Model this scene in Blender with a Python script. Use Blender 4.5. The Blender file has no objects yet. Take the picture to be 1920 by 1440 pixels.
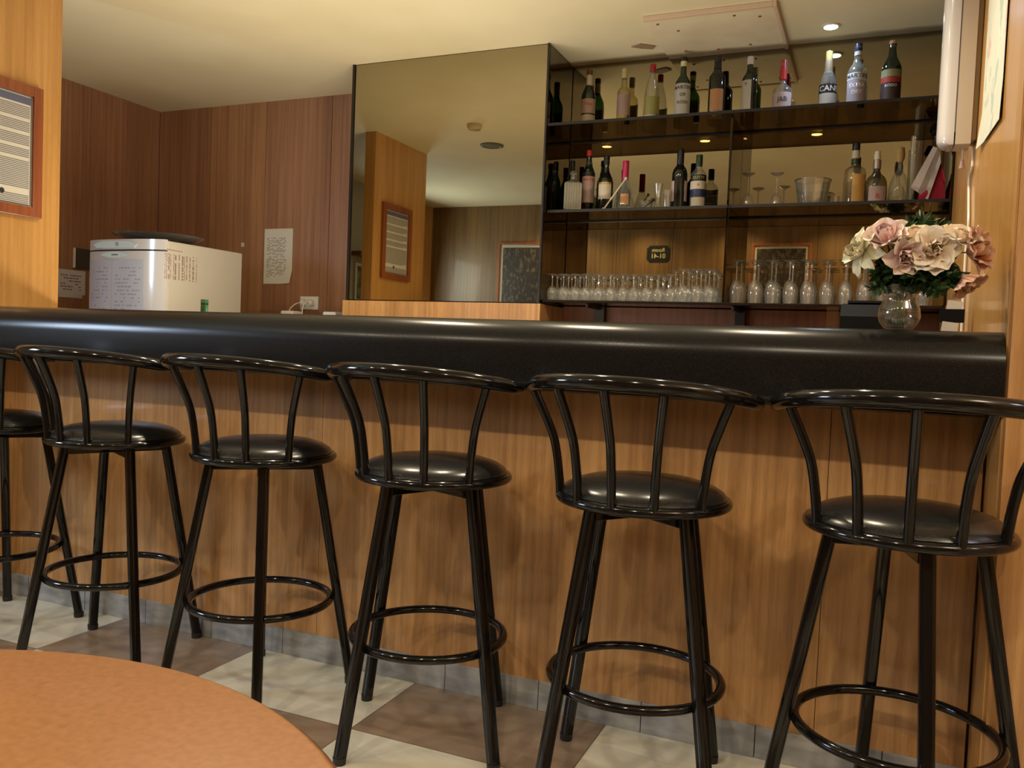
import bpy, bmesh, math, random
from mathutils import Vector, Matrix

# ------------------------------------------------------------------ camera, world, light, exposure
sc = bpy.context.scene
C = sc.collection
H = 2.5                                   # ceiling height
cam_d = bpy.data.cameras.new('camera')
cam = bpy.data.objects.new('camera', cam_d)
C.objects.link(cam)
cam_d.sensor_width = 36.0
cam_d.lens = 36.0 * 1580.0 / 1920.0
cam_d.clip_start = 0.02
YAW, PIT, ROL = 0.4030, -0.04346, 0.04018
_w = Vector((-math.sin(YAW) * math.cos(PIT), math.cos(YAW) * math.cos(PIT), math.sin(PIT)))
_r0 = Vector((math.cos(YAW), math.sin(YAW), 0))
_u0 = _r0.cross(_w)
_r = _r0 * math.cos(ROL) + _u0 * math.sin(ROL)
_u = _u0 * math.cos(ROL) - _r0 * math.sin(ROL)
cam.matrix_world = Matrix(((_r.x, _u.x, -_w.x, 0), (_r.y, _u.y, -_w.y, 0), (_r.z, _u.z, -_w.z, 1.04), (0, 0, 0, 1)))
sc.camera = cam
sc.view_settings.view_transform = 'Standard'
sc.view_settings.look = 'None'
sc.view_settings.gamma = 1.0
sc.view_settings.use_curve_mapping = False
sc.view_settings.exposure = 0.0
sc.cycles.transparent_max_bounces = 32
sc.cycles.max_bounces = 14
sc.cycles.glossy_bounces = 8
sc.cycles.sample_clamp_indirect = 6.0
sc.cycles.use_denoising = True

world = bpy.data.worlds.new('world')
sc.world = world
world.use_nodes = True
world.node_tree.nodes['Background'].inputs[0].default_value = (0.75, 0.85, 1.0, 1)
world.node_tree.nodes['Background'].inputs[1].default_value = 0.6

WARM = (1.0, 0.85, 0.62)
COOL = (0.62, 0.78, 1.0)

def light(name, kind, loc, power, col, target=None, size=0.1, size_y=None, angle=120, blend=0.6):
    d = bpy.data.lights.new(name, kind)
    d.energy = power
    d.color = col
    if kind == 'AREA':
        d.shape = 'RECTANGLE'
        d.size = size
        d.size_y = size_y or size
    else:
        d.shadow_soft_size = size
    if kind == 'SPOT':
        d.spot_size = math.radians(angle)
        d.spot_blend = blend
    o = bpy.data.objects.new(name, d)
    C.objects.link(o)
    o.location = loc
    t = Vector(target) if target else Vector((loc[0], loc[1], loc[2] - 1))
    o.rotation_euler = (t - Vector(loc)).to_track_quat('-Z', 'Y').to_euler()
    return o

# lights of the downlights over the bar and of the row by the wall behind the seats
BAR_LIGHTS = [-1.822, -1.128, -0.411]
for x in BAR_LIGHTS:
    light('bar_spot', 'SPOT', (x, 2.50, H - 0.03), 48, WARM, size=0.03, angle=150, blend=0.8)
for x in (-2.98, -2.24, -1.30, -0.36, 0.62):
    light('wall_spot', 'SPOT', (x, -0.08, H - 0.03), 58, WARM, target=(x, 0.35, 0), size=0.035, angle=140, blend=0.9)
light('shelf_spot', 'SPOT', (-0.247, 3.972, H - 0.03), 5, COOL, size=0.02, angle=120)
light('window_daylight', 'AREA', (-4.39, 0.40, 1.72), 48, COOL, target=(-2.0, 0.40, 1.45), size=0.66, size_y=0.55)
bpy.data.lights['window_daylight'].spread = math.radians(175)
light('worktop_up_fill', 'AREA', (-1.95, 2.95, 0.98), 25, (1.0, 0.88, 0.68), target=(-1.95, 2.95, 3), size=2.0, size_y=0.12)  # added fill, hidden behind the counter, brightens the ceiling from below
light('lounge_up_fill', 'AREA', (1.7, 0.6, 1.75), 40, (1.0, 0.88, 0.70), target=(1.5, 0.8, 3), size=0.4)  # unseen upward fill, added to lift the ceiling brightness
light('lounge_down_fill', 'AREA', (1.55, 0.75, 2.44), 14, (1.0, 0.84, 0.62), size=0.5, size_y=0.5)  # soft downward fill added out of view for general room brightness
light('cool_lounge_lamp', 'AREA', (2.1, 1.55, 2.2), 5, COOL, target=(0.2, 1.6, 0.9), size=0.3, size_y=0.3)

# ------------------------------------------------------------------ helpers
def tagp(o, label=None, cat=None, group=None, kind=None):
    if label: o['label'] = label
    if cat: o['category'] = cat
    if group: o['group'] = group
    if kind: o['kind'] = kind
    return o

def empty(name, loc, rz=0.0, label=None, cat=None, group=None):
    o = bpy.data.objects.new(name, None)
    o.empty_display_size = 0.05
    C.objects.link(o)
    o.location = loc
    o.rotation_euler = (0, 0, rz)
    return tagp(o, label, cat, group)

def obj(name, bm, m, parent=None, smooth=False, loc=None, rz=None):
    me = bpy.data.meshes.new(name)
    bmesh.ops.recalc_face_normals(bm, faces=bm.faces)
    if smooth:
        for f in bm.faces: f.smooth = True
        for e in bm.edges:
            if len(e.link_faces) == 2 and e.calc_face_angle(0) > math.radians(40): e.smooth = False
    bm.to_mesh(me)
    bm.free()
    for mm in (m if isinstance(m, (list, tuple)) else [m]): me.materials.append(mm)
    o = bpy.data.objects.new(name, me)
    C.objects.link(o)
    if loc: o.location = loc
    if rz: o.rotation_euler = (0, 0, rz)
    if parent: o.parent = parent
    return o

def struct(name, bm, m, parent=None, smooth=False):
    o = obj(name, bm, m, parent, smooth)
    if not parent: o['kind'] = 'structure'
    return o

def dup(root, loc, rz, label=None, group=None):
    r = root.copy(); C.objects.link(r)
    r.location = loc; r.rotation_euler = (0, 0, rz)
    if label: r['label'] = label
    if group: r['group'] = group
    for ch in list(root.children):
        c = ch.copy(); C.objects.link(c); c.parent = r
        for g in list(ch.children):
            d = g.copy(); C.objects.link(d); d.parent = c
    return r

def bx(bm, x0, x1, y0, y1, z0, z1, bev=0.0, mi=0):
    g = bmesh.ops.create_cube(bm, size=1)
    vs = g['verts']
    for v in vs:
        v.co = Vector(((x0 + x1) / 2 + v.co.x * (x1 - x0), (y0 + y1) / 2 + v.co.y * (y1 - y0), (z0 + z1) / 2 + v.co.z * (z1 - z0)))
    fs = {f for v in vs for f in v.link_faces}
    for f in fs: f.material_index = mi
    if bev:
        es = list({e for v in vs for e in v.link_edges})
        bmesh.ops.bevel(bm, geom=es, offset=bev, segments=2, affect='EDGES', profile=0.5)
    return bm

def box(x0, x1, y0, y1, z0, z1, bev=0.0):
    return bx(bmesh.new(), x0, x1, y0, y1, z0, z1, bev)

def lathe(bm, prof, n=24, cx=0, cy=0, cz=0, mi=0):
    rings = []
    for r, z in prof:
        if r < 1e-5:
            rings.append([bm.verts.new((cx, cy, cz + z))])
        else:
            rings.append([bm.verts.new((cx + r * math.cos(2 * math.pi * k / n), cy + r * math.sin(2 * math.pi * k / n), cz + z)) for k in range(n)])
    for a, b in zip(rings[:-1], rings[1:]):
        for k in range(n):
            k2 = (k + 1) % n
            if len(a) == 1 and len(b) == 1: continue
            if len(a) == 1: f = bm.faces.new((a[0], b[k], b[k2]))
            elif len(b) == 1: f = bm.faces.new((a[k], a[k2], b[0]))
            else: f = bm.faces.new((a[k], a[k2], b[k2], b[k]))
            f.material_index = mi
    return bm

def tube(bm, pts, r, n=10, caps=True, closed=False, radii=None):
    pts = [Vector(p) for p in pts]
    m = len(pts)
    rings = []
    prev = None
    for i, p in enumerate(pts):
        if closed: t = pts[(i + 1) % m] - pts[i - 1]
        else: t = pts[min(i + 1, m - 1)] - pts[max(i - 1, 0)]
        t.normalize()
        if prev is None:
            a = Vector((0, 0, 1)) if abs(t.z) < 0.9 else Vector((1, 0, 0))
            nrm = (a - t * a.dot(t)).normalized()
        else:
            nrm = (prev - t * prev.dot(t)).normalized()
        prev = nrm
        b = t.cross(nrm)
        rr = radii[i] if radii else r
        rings.append([bm.verts.new(p + (nrm * math.cos(2 * math.pi * k / n) + b * math.sin(2 * math.pi * k / n)) * rr) for k in range(n)])
    seq = list(zip(rings[:-1], rings[1:]))
    if closed: seq.append((rings[-1], rings[0]))
    for a, b in seq:
        for k in range(n):
            bm.faces.new((a[k], a[(k + 1) % n], b[(k + 1) % n], b[k]))
    if caps and not closed:
        bm.faces.new(rings[0]); bm.faces.new(rings[-1])
    return bm

def smoothpts(pts, sub=6):
    P = [Vector(p) for p in pts]
    out = []
    for i in range(len(P) - 1):
        p0, p1, p2, p3 = P[max(i - 1, 0)], P[i], P[i + 1], P[min(i + 2, len(P) - 1)]
        for k in range(sub):
            t = k / sub
            out.append(0.5 * ((2 * p1) + (p2 - p0) * t + (2 * p0 - 5 * p1 + 4 * p2 - p3) * t * t + (3 * p1 - p0 - 3 * p2 + p3) * t ** 3))
    out.append(P[-1])
    return out

def profile_x(bm, yz, x0, x1):
    a = [bm.verts.new((x0, y, z)) for y, z in yz]
    b = [bm.verts.new((x1, y, z)) for y, z in yz]
    n = len(yz)
    for k in range(n):
        bm.faces.new((a[k], a[(k + 1) % n], b[(k + 1) % n], b[k]))
    bm.faces.new(a); bm.faces.new(b[::-1])
    return bm

def text_bm(body, size, depth=0.0, align='CENTER', bold=False):
    cu = bpy.data.curves.new('lettering', 'FONT')
    cu.body = body; cu.size = size; cu.extrude = depth
    cu.align_x = align; cu.align_y = 'CENTER'
    cu.resolution_u = 2
    if bold: cu.offset = size * 0.02
    o = bpy.data.objects.new('lettering', cu)
    C.objects.link(o)
    dg = bpy.context.evaluated_depsgraph_get()
    me = bpy.data.meshes.new_from_object(o.evaluated_get(dg))
    bm = bmesh.new(); bm.from_mesh(me)
    bpy.data.objects.remove(o); bpy.data.curves.remove(cu); bpy.data.meshes.remove(me)
    return bm

# ------------------------------------------------------------------ materials
def mat(name, col=(0.5, 0.5, 0.5), rough=0.5, metal=0.0, spec=0.5, coat=0.0, emit=None, es=1.0, trans=0.0, alpha=None):
    m = bpy.data.materials.new(name); m.use_nodes = True
    b = m.node_tree.nodes['Principled BSDF']
    b.inputs['Base Color'].default_value = (*col, 1)
    b.inputs['Roughness'].default_value = rough
    b.inputs['Metallic'].default_value = metal
    b.inputs['Specular IOR Level'].default_value = spec
    b.inputs['Coat Weight'].default_value = coat
    b.inputs['Coat Roughness'].default_value = 0.08
    b.inputs['Transmission Weight'].default_value = trans
    if emit:
        b.inputs['Emission Color'].default_value = (*emit, 1)
        b.inputs['Emission Strength'].default_value = es
    return m

def nd(m, t, **kw):
    n = m.node_tree.nodes.new(t)
    for k, v in kw.items():
        if k in n.inputs.keys(): n.inputs[k].default_value = v
        else: setattr(n, k, v)
    return n

def noisy(m, c1, c2, scale=(1, 1, 1), nscale=10.0, detail=4.0, lo=0.35, hi=0.65, bump=0.0, coord='Object', extra=None):
    L = m.node_tree.links
    tc = nd(m, 'ShaderNodeTexCoord'); mp = nd(m, 'ShaderNodeMapping')
    mp.inputs['Scale'].default_value = scale
    L.new(tc.outputs[coord], mp.inputs['Vector'])
    ns = nd(m, 'ShaderNodeTexNoise'); ns.inputs['Scale'].default_value = nscale; ns.inputs['Detail'].default_value = detail
    L.new(mp.outputs[0], ns.inputs['Vector'])
    rp = nd(m, 'ShaderNodeValToRGB')
    rp.color_ramp.elements[0].position = lo; rp.color_ramp.elements[0].color = (*c1, 1)
    rp.color_ramp.elements[1].position = hi; rp.color_ramp.elements[1].color = (*c2, 1)
    L.new(ns.outputs['Fac'], rp.inputs['Fac'])
    b = m.node_tree.nodes['Principled BSDF']
    L.new(rp.outputs[0], b.inputs['Base Color'])
    if bump:
        bp = nd(m, 'ShaderNodeBump'); bp.inputs['Strength'].default_value = bump; bp.inputs['Distance'].default_value = 0.002
        L.new(ns.outputs['Fac'], bp.inputs['Height']); L.new(bp.outputs[0], b.inputs['Normal'])
    return m, rp, ns

def wood(name, dark, mid, light_, rough=0.35, coat=0.25):
    """vertical straight grained veneer: fine streaks over broad figure"""
    m = mat(name, mid, rough, coat=coat)
    L = m.node_tree.links
    tc = nd(m, 'ShaderNodeTexCoord')
    m1 = nd(m, 'ShaderNodeMapping'); m1.inputs['Scale'].default_value = (55, 55, 1.3)
    m2 = nd(m, 'ShaderNodeMapping'); m2.inputs['Scale'].default_value = (7, 7, 0.35)
    m3 = nd(m, 'ShaderNodeMapping'); m3.inputs['Scale'].default_value = (260, 260, 22)
    ns = []
    for mp, sc_, det in ((m1, 1.0, 3), (m2, 1.0, 3), (m3, 1.0, 2)):
        L.new(tc.outputs['Object'], mp.inputs['Vector'])
        n = nd(m, 'ShaderNodeTexNoise'); n.inputs['Scale'].default_value = sc_; n.inputs['Detail'].default_value = det
        L.new(mp.outputs[0], n.inputs['Vector']); ns.append(n)
    a = nd(m, 'ShaderNodeMath', operation='MULTIPLY'); a.inputs[1].default_value = 0.45; L.new(ns[0].outputs['Fac'], a.inputs[0])
    b = nd(m, 'ShaderNodeMath', operation='MULTIPLY_ADD'); b.inputs[1].default_value = 0.40; L.new(ns[1].outputs['Fac'], b.inputs[0]); L.new(a.outputs[0], b.inputs[2])
    c = nd(m, 'ShaderNodeMath', operation='MULTIPLY_ADD'); c.inputs[1].default_value = 0.15; L.new(ns[2].outputs['Fac'], c.inputs[0]); L.new(b.outputs[0], c.inputs[2])
    rp = nd(m, 'ShaderNodeValToRGB')
    e = rp.color_ramp.elements
    e[0].position = 0.36; e[0].color = (*dark, 1)
    e[1].position = 0.64; e[1].color = (*light_, 1)
    k = e.new(0.5); k.color = (*mid, 1)
    L.new(c.outputs[0], rp.inputs['Fac'])
    L.new(rp.outputs[0], m.node_tree.nodes['Principled BSDF'].inputs['Base Color'])
    return m

def glassy(name, tint, edge, rough=0.02, gloss=1.0, base=0.0, facing=0.22, milk=0.0):
    """clear or coloured thin glass: see-through, darker towards the rim of the shape, mirror-like highlights"""
    m = bpy.data.materials.new(name); m.use_nodes = True
    nt = m.node_tree; nt.nodes.remove(nt.nodes['Principled BSDF']); L = nt.links
    out = nt.nodes['Material Output']
    tr = nd(m, 'ShaderNodeBsdfTransparent'); gl = nd(m, 'ShaderNodeBsdfGlossy'); gl.inputs['Roughness'].default_value = rough
    gl.inputs['Color'].default_value = (gloss, gloss, gloss, 1)
    lw = nd(m, 'ShaderNodeLayerWeight'); lw.inputs['Blend'].default_value = facing
    mx = nd(m, 'ShaderNodeMix', data_type='RGBA')
    mx.inputs[6].default_value = (*tint, 1); mx.inputs[7].default_value = (*edge, 1)
    L.new(lw.outputs['Facing'], mx.inputs[0]); L.new(mx.outputs[2], tr.inputs['Color'])
    fw = nd(m, 'ShaderNodeLayerWeight'); fw.inputs['Blend'].default_value = 0.5      # Schlick reflectance, same for both sides
    pw = nd(m, 'ShaderNodeMath', operation='POWER'); pw.inputs[1].default_value = 5.0
    L.new(fw.outputs['Facing'], pw.inputs[0])
    ad = nd(m, 'ShaderNodeMath', operation='MULTIPLY_ADD', use_clamp=True); ad.inputs[1].default_value = 0.9; ad.inputs[2].default_value = 0.035 + base
    L.new(pw.outputs[0], ad.inputs[0])
    ms = nd(m, 'ShaderNodeMixShader'); L.new(ad.outputs[0], ms.inputs['Fac']); L.new(tr.outputs[0], ms.inputs[1]); L.new(gl.outputs[0], ms.inputs[2])
    if milk:      # even whitish diffuse share for a foggy grey look
        df = nd(m, 'ShaderNodeBsdfDiffuse'); df.inputs['Color'].default_value = (0.75, 0.75, 0.70, 1)
        m2 = nd(m, 'ShaderNodeMixShader'); m2.inputs['Fac'].default_value = milk
        L.new(ms.outputs[0], m2.inputs[1]); L.new(df.outputs[0], m2.inputs[2]); L.new(m2.outputs[0], out.inputs['Surface'])
    else:
        L.new(ms.outputs[0], out.inputs['Surface'])
    return m

WOOD_FRONT = wood('bar_front_veneer', (0.27, 0.135, 0.050), (0.41, 0.215, 0.080), (0.54, 0.305, 0.125))
WOOD_HONEY = wood('honey_veneer', (0.48, 0.24, 0.066), (0.59, 0.31, 0.092), (0.69, 0.39, 0.135), 0.28, 0.35)
WOOD_BACK = wood('reddish_brown_veneer', (0.24, 0.115, 0.062), (0.33, 0.165, 0.090), (0.42, 0.22, 0.125), 0.4, 0.15)
WOOD_NEAR = wood('olive_brown_veneer', (0.12, 0.065, 0.022), (0.18, 0.098, 0.032), (0.25, 0.14, 0.048), 0.45, 0.1)
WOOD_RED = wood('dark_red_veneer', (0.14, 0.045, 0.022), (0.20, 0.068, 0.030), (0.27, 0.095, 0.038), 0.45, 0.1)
FRAME_RED = wood('reddish_frame_wood', (0.20, 0.050, 0.018), (0.30, 0.085, 0.028), (0.36, 0.11, 0.035), 0.35, 0.3)
CEIL = mat('cream_ceiling_paint', (0.78, 0.70, 0.47), 0.75)
noisy(CEIL, (0.73, 0.65, 0.43), (0.79, 0.71, 0.49), nscale=1.6, detail=3)
HATCH = mat('hatch_paint', (0.74, 0.66, 0.46), 0.7)
noisy(HATCH, (0.68, 0.58, 0.40), (0.78, 0.70, 0.50), nscale=4, detail=5)
BLACK = mat('black_enamel', (0.004, 0.004, 0.0045), 0.10, spec=0.38)
VINYL = mat('black_vinyl', (0.010, 0.010, 0.010), 0.23, spec=0.4)
COUNTER = mat('black_counter_leatherette', (0.007, 0.007, 0.007), 0.24, spec=0.30)
noisy(COUNTER, (0.006, 0.006, 0.006), (0.010, 0.010, 0.010), nscale=380, detail=2)
noisy(VINYL, (0.009, 0.009, 0.009), (0.015, 0.015, 0.015), nscale=300, detail=2, bump=0.02)
RUBBER = mat('black_rubber', (0.012, 0.012, 0.012), 0.6)
DARKMETAL = mat('dark_trim', (0.012, 0.010, 0.009), 0.35)
PLASTIC_W = mat('white_plastic', (0.80, 0.78, 0.74), 0.3, coat=0.2)
FRIDGE_W = mat('white_enamel', (0.60, 0.57, 0.50), 0.22, coat=0.4)
FRIDGE_B = mat('pale_blue_plastic', (0.62, 0.74, 0.78), 0.3)
PAPER = mat('white_paper', (0.72, 0.70, 0.62), 0.8)
INK = mat('grey_ink', (0.10, 0.10, 0.11), 0.8)
INKRED = mat('brown_ink', (0.30, 0.17, 0.14), 0.8)
MIRROR = mat('smoked_mirror', (0.37, 0.325, 0.22), 0.012, metal=1.0)
MIRROR_D = mat('dark_smoked_mirror', (0.20, 0.17, 0.13), 0.015, metal=1.0)
MIRROR_B = mat('black_glass_divider', (0.055, 0.045, 0.035), 0.02, metal=1.0)
SMOKE = glassy('smoked_glass', (0.33, 0.28, 0.21), (0.27, 0.23, 0.17), rough=0.02, base=0.02)
CLEAR = glassy('clear_glass', (0.97, 0.97, 0.96), (0.70, 0.72, 0.68), rough=0.08, base=0.05, milk=0.07)
CUT = glassy('cut_glass', (0.90, 0.91, 0.88), (0.55, 0.58, 0.54), rough=0.10, base=0.12, milk=0.08)
ACRYL = glassy('acrylic', (0.92, 0.93, 0.93), (0.6, 0.62, 0.62), rough=0.05, base=0.05)
LAMP_W = mat('lit_warm_lens', (1, 0.9, 0.7), 0.4, emit=(1.0, 0.78, 0.45), es=220)
LAMP_C = mat('lit_cool_lens', (0.8, 0.9, 1.0), 0.4, emit=(0.50, 0.72, 1.0), es=120)
TRIM_W = mat('downlight_rim', (0.75, 0.68, 0.5), 0.4)
KICK = mat('grey_kick_tile', (0.16, 0.165, 0.17), 0.4)
noisy(KICK, (0.20, 0.21, 0.22), (0.36, 0.37, 0.38), scale=(1, 1, 3), nscale=9, detail=5)

# floor: checker of cream and brown marbled tiles, 0.605 m
FLOOR = mat('floor_tiles', rough=0.32, coat=0.15)
def _floor():
    m = FLOOR; L = m.node_tree.links
    tc = nd(m, 'ShaderNodeTexCoord')
    mp = nd(m, 'ShaderNodeMapping'); mp.inputs['Location'].default_value = (1.235 + 0.605 * 20, -1.888 + 0.605 * 20, 0.3)
    L.new(tc.outputs['Object'], mp.inputs['Vector'])
    sc_ = nd(m, 'ShaderNodeVectorMath', operation='SCALE'); sc_.inputs['Scale'].default_value = 1 / 0.605
    L.new(mp.outputs[0], sc_.inputs[0])
    ck = nd(m, 'ShaderNodeTexChecker'); ck.inputs['Scale'].default_value = 1.0
    flat = nd(m, 'ShaderNodeVectorMath', operation='MULTIPLY'); flat.inputs[1].default_value = (1, 1, 0)
    L.new(sc_.outputs[0], flat.inputs[0])
    off = nd(m, 'ShaderNodeVectorMath', operation='ADD'); off.inputs[1].default_value = (0, 0, 0.5)
    L.new(flat.outputs[0], off.inputs[0]); L.new(off.outputs[0], ck.inputs['Vector'])
    def marb(c1, c2, s):
        mm = nd(m, 'ShaderNodeMapping'); mm.inputs['Scale'].default_value = (1.2, 4.5, 1); mm.inputs['Rotation'].default_value = (0, 0, 0.4)
        L.new(tc.outputs['Object'], mm.inputs['Vector'])
        n = nd(m, 'ShaderNodeTexNoise'); n.inputs['Scale'].default_value = s; n.inputs['Detail'].default_value = 6; n.inputs['Distortion'].default_value = 0.8
        L.new(mm.outputs[0], n.inputs['Vector'])
        r = nd(m, 'ShaderNodeValToRGB'); r.color_ramp.elements[0].position = 0.3; r.color_ramp.elements[1].position = 0.7
        r.color_ramp.elements[0].color = (*c1, 1); r.color_ramp.elements[1].color = (*c2, 1)
        L.new(n.outputs['Fac'], r.inputs['Fac']); return r
    cream = marb((0.50, 0.49, 0.40), (0.68, 0.66, 0.55), 3.0)
    brown = marb((0.20, 0.145, 0.10), (0.29, 0.215, 0.155), 4.0)
    L.new(cream.outputs[0], ck.inputs['Color1']); L.new(brown.outputs[0], ck.inputs['Color2'])
    # joints
    br = nd(m, 'ShaderNodeTexBrick'); br.offset = 0.0; br.squash = 1.0
    br.inputs['Scale'].default_value = 1.0; br.inputs['Mortar Size'].default_value = 0.003; br.inputs['Mortar Smooth'].default_value = 0.2
    br.inputs['Brick Width'].default_value = 1.0; br.inputs['Row Height'].default_value = 1.0
    L.new(sc_.outputs[0], br.inputs['Vector'])
    mx = nd(m, 'ShaderNodeMix', data_type='RGBA'); mx.inputs[7].default_value = (0.10, 0.08, 0.06, 1)
    L.new(br.outputs['Fac'], mx.inputs[0]); L.new(ck.outputs['Color'], mx.inputs[6])
    L.new(mx.outputs[2], m.node_tree.nodes['Principled BSDF'].inputs['Base Color'])
_floor()

TABLE = mat('orange_laminate', (0.40, 0.17, 0.06), 0.38, coat=0.15)
noisy(TABLE, (0.225, 0.098, 0.034), (0.285, 0.127, 0.046), nscale=130, detail=3, lo=0.3, hi=0.7)
TABLE_EDGE = mat('dark_table_edge', (0.10, 0.05, 0.025), 0.4)

# ------------------------------------------------------------------ the room
XW = 0.257        # right wall of the bar recess
XL = -4.417       # left wall
YF = 4.25         # far wall
YN = -0.39        # wall behind the viewer
struct('floor', box(XL - 0.1, 2.7, YN - 0.1, YF + 0.1, -0.06, 0.0), FLOOR)
struct('ceiling', box(XL - 0.1, 2.7, YN - 0.1, YF + 0.1, H, H + 0.08), CEIL)

def panelled(name, planks, axis, m, groove=0.004):
    """wall built of separate veneer sheets with narrow shadow gaps; planks: list of (a0,a1,b0,b1,z0,z1)"""
    bm = bmesh.new()
    for a0, a1, b0, b1, z0, z1 in planks:
        if axis == 'x': bx(bm, a0 + groove / 2, a1 - groove / 2, b0, b1, z0, z1, 0.0008)
        else: bx(bm, b0, b1, a0 + groove / 2, a1 - groove / 2, z0, z1, 0.0008)
    a0 = min(p[0] for p in planks); a1 = max(p[1] for p in planks)
    b0, b1 = planks[0][2], planks[0][3]
    bm2 = bmesh.new()
    return bm

def wall_x(name, seams, yb, yt, m, z0=0, z1=H, side=1):
    # sheets along x; front face at yb, body behind it
    bm = panelled(name, [(a, b, min(yb, yb + side * 0.02), max(yb, yb + side * 0.02), z0, z1) for a, b in zip(seams[:-1], seams[1:])], 'x', m)
    bx(bm, seams[0] - 0.1 * (name != 'wall_right_front'), seams[-1] + 0.1, min(yb + side * 0.02, yb + side * 0.10), max(yb + side * 0.02, yb + side * 0.10), z0, z1)
    return struct(name, bm, m)

def wall_y(name, seams, xb, m, z0=0, z1=H, side=1):
    bm = panelled(name, [(a, b, min(xb, xb + side * 0.02), max(xb, xb + side * 0.02), z0, z1) for a, b in zip(seams[:-1], seams[1:])], 'y', m)
    bx(bm, min(xb + side * 0.02, xb + side * 0.10), max(xb + side * 0.02, xb + side * 0.10), seams[0], seams[-1], z0, z1)
    return struct(name, bm, m)

wb = wall_x('wall_back', [XL, -3.98, -3.54, -3.05, -2.45, -1.4, -0.3, XW], YF, 0, WOOD_BACK)
wb.data.materials.append(wood('lighter_brown_veneer', (0.29, 0.145, 0.070), (0.40, 0.205, 0.098), (0.50, 0.27, 0.135), 0.4, 0.15))   # one sheet of lighter veneer
for f in wb.data.polygons:
    if -3.98 < f.center.x < -3.54 and f.center.y < YF + 0.015: f.material_index = 1
wall_y('wall_left', [1.95, 2.7, 3.45, YF], XL, WOOD_BACK, side=-1)
wall_y('wall_left_lounge', [YN, -0.02], XL, WOOD_HONEY, side=-1)
wall_y('wall_left_painted', [0.82, 1.95], XL, mat('greige_paint', (0.34, 0.32, 0.26), 0.8), side=-1)
# window part of the left wall, beside the seats (seen only through the light it gives)
bm = bmesh.new()
bx(bm, XL - 0.10, XL, -0.02, 0.82, 0, 0.85); bx(bm, XL - 0.10, XL, -0.02, 0.82, 2.15, H)
struct('wall_left_window_side', bm, WOOD_HONEY)
bm = bmesh.new()
for a in ((-0.02, 0.03), (0.375, 0.425), (0.77, 0.82)): bx(bm, XL - 0.07, XL - 0.02, a[0], a[1], 0.85, 2.15)
bx(bm, XL - 0.07, XL - 0.02, 0.03, 0.77, 0.85, 0.90); bx(bm, XL - 0.07, XL - 0.02, 0.03, 0.77, 2.10, 2.15)
struct('window_1', bm, PLASTIC_W)
bm = box(XL - 0.055, XL - 0.045, 0.03, 0.77, 0.90, 2.10)
wp = struct('window_pane', bm, ACRYL, parent=bpy.data.objects['window_1'])
# right side: the honey wall of the recess with its groove, and the face to the right of the counter
wall_y('wall_right', [2.045, 3.19, 3.42, YF], XW, WOOD_HONEY, side=1)
wall_x('wall_right_front', [XW + 0.003, 0.90, 1.70, 2.6], 2.02, 0, WOOD_FRONT, side=1)
wall_y('wall_right_lounge', [YN, 0.9, 2.02], 2.6, WOOD_HONEY, side=1)
wall_x('wall_near', [XL, -3.12, -2.894, -2.567, -1.967, -1.37, -0.55, 0.3, 1.2, 2.0, 2.6], YN, 0, WOOD_NEAR, side=-1)
# pillar at the left end of the counter
struct('wall_pillar', box(-3.335, -3.25, 1.86, 2.585, 0, H, 0.002), WOOD_HONEY)

# ------------------------------------------------------------------ bar counter
bar = empty('bar_counter', (-1.5, 2.24, 0), label='long bar counter with thick rounded black top and brown wooden front', cat='bar counter')
def lk(o, p):            # parent but keep world placement of meshes modelled in world coordinates
    o.parent = p
    o.matrix_parent_inverse = Matrix.Translation(p.location).inverted() if p.rotation_euler.z == 0 else p.matrix_basis.inverted()
    return o
yz = []
rT, rB = 0.078, 0.03
for k in range(13):
    a = math.pi / 2 + k / 12 * math.pi / 2
    yz.append((2.028 + rT + rT * math.cos(a), 1.115 - rT + rT * math.sin(a)))
for k in range(9):
    a = math.pi + k / 8 * math.pi / 2
    yz.append((2.028 + rB + rB * math.cos(a), 0.928 + rB + rB * math.sin(a)))
yz += [(2.238, 0.928), (2.238, 1.075), (2.66, 1.075), (2.66, 1.115)]
bm = profile_x(bmesh.new(), yz, -3.249, XW - 0.001)
lk(obj('counter_top', bm, COUNTER, smooth=True), bar)
for a, b in ((-3.249, -3.13), (-3.13, -1.608), (-1.608, -0.087), (-0.087, XW - 0.006)):
    lk(obj('front_panel', box(a + 0.0008, b - 0.0008, 2.24, 2.262, 0.085, 0.93), WOOD_FRONT), bar)
bm = bmesh.new()
x = -3.249
while x < XW - 0.01:
    x1 = min(x + 0.302, XW - 0.002)
    bx(bm, x + 0.001, x1 - 0.001, 2.236, 2.256, 0.0, 0.085, 0.001); x = x1
lk(obj('kick_plate', bm, KICK), bar)
lk(obj('inner_worktop', box(-3.249, XW - 0.002, 2.32, 3.0, 0.86, 0.90, 0.004), DARKMETAL), bar)
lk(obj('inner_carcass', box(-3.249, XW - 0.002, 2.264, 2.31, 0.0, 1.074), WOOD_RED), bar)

# back bar cabinet that carries the large mirror
cab = empty('back_bar_cabinet', (-2.05, 4.03, 0), label='light wooden cabinet box in front of the back wall under the large smoked mirror', cat='cabinet')
lk(obj('cabinet_body', box(-2.626, -1.489, 3.80, YF - 0.002, 0.0, 1.256, 0.002), WOOD_FRONT), cab)
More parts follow.
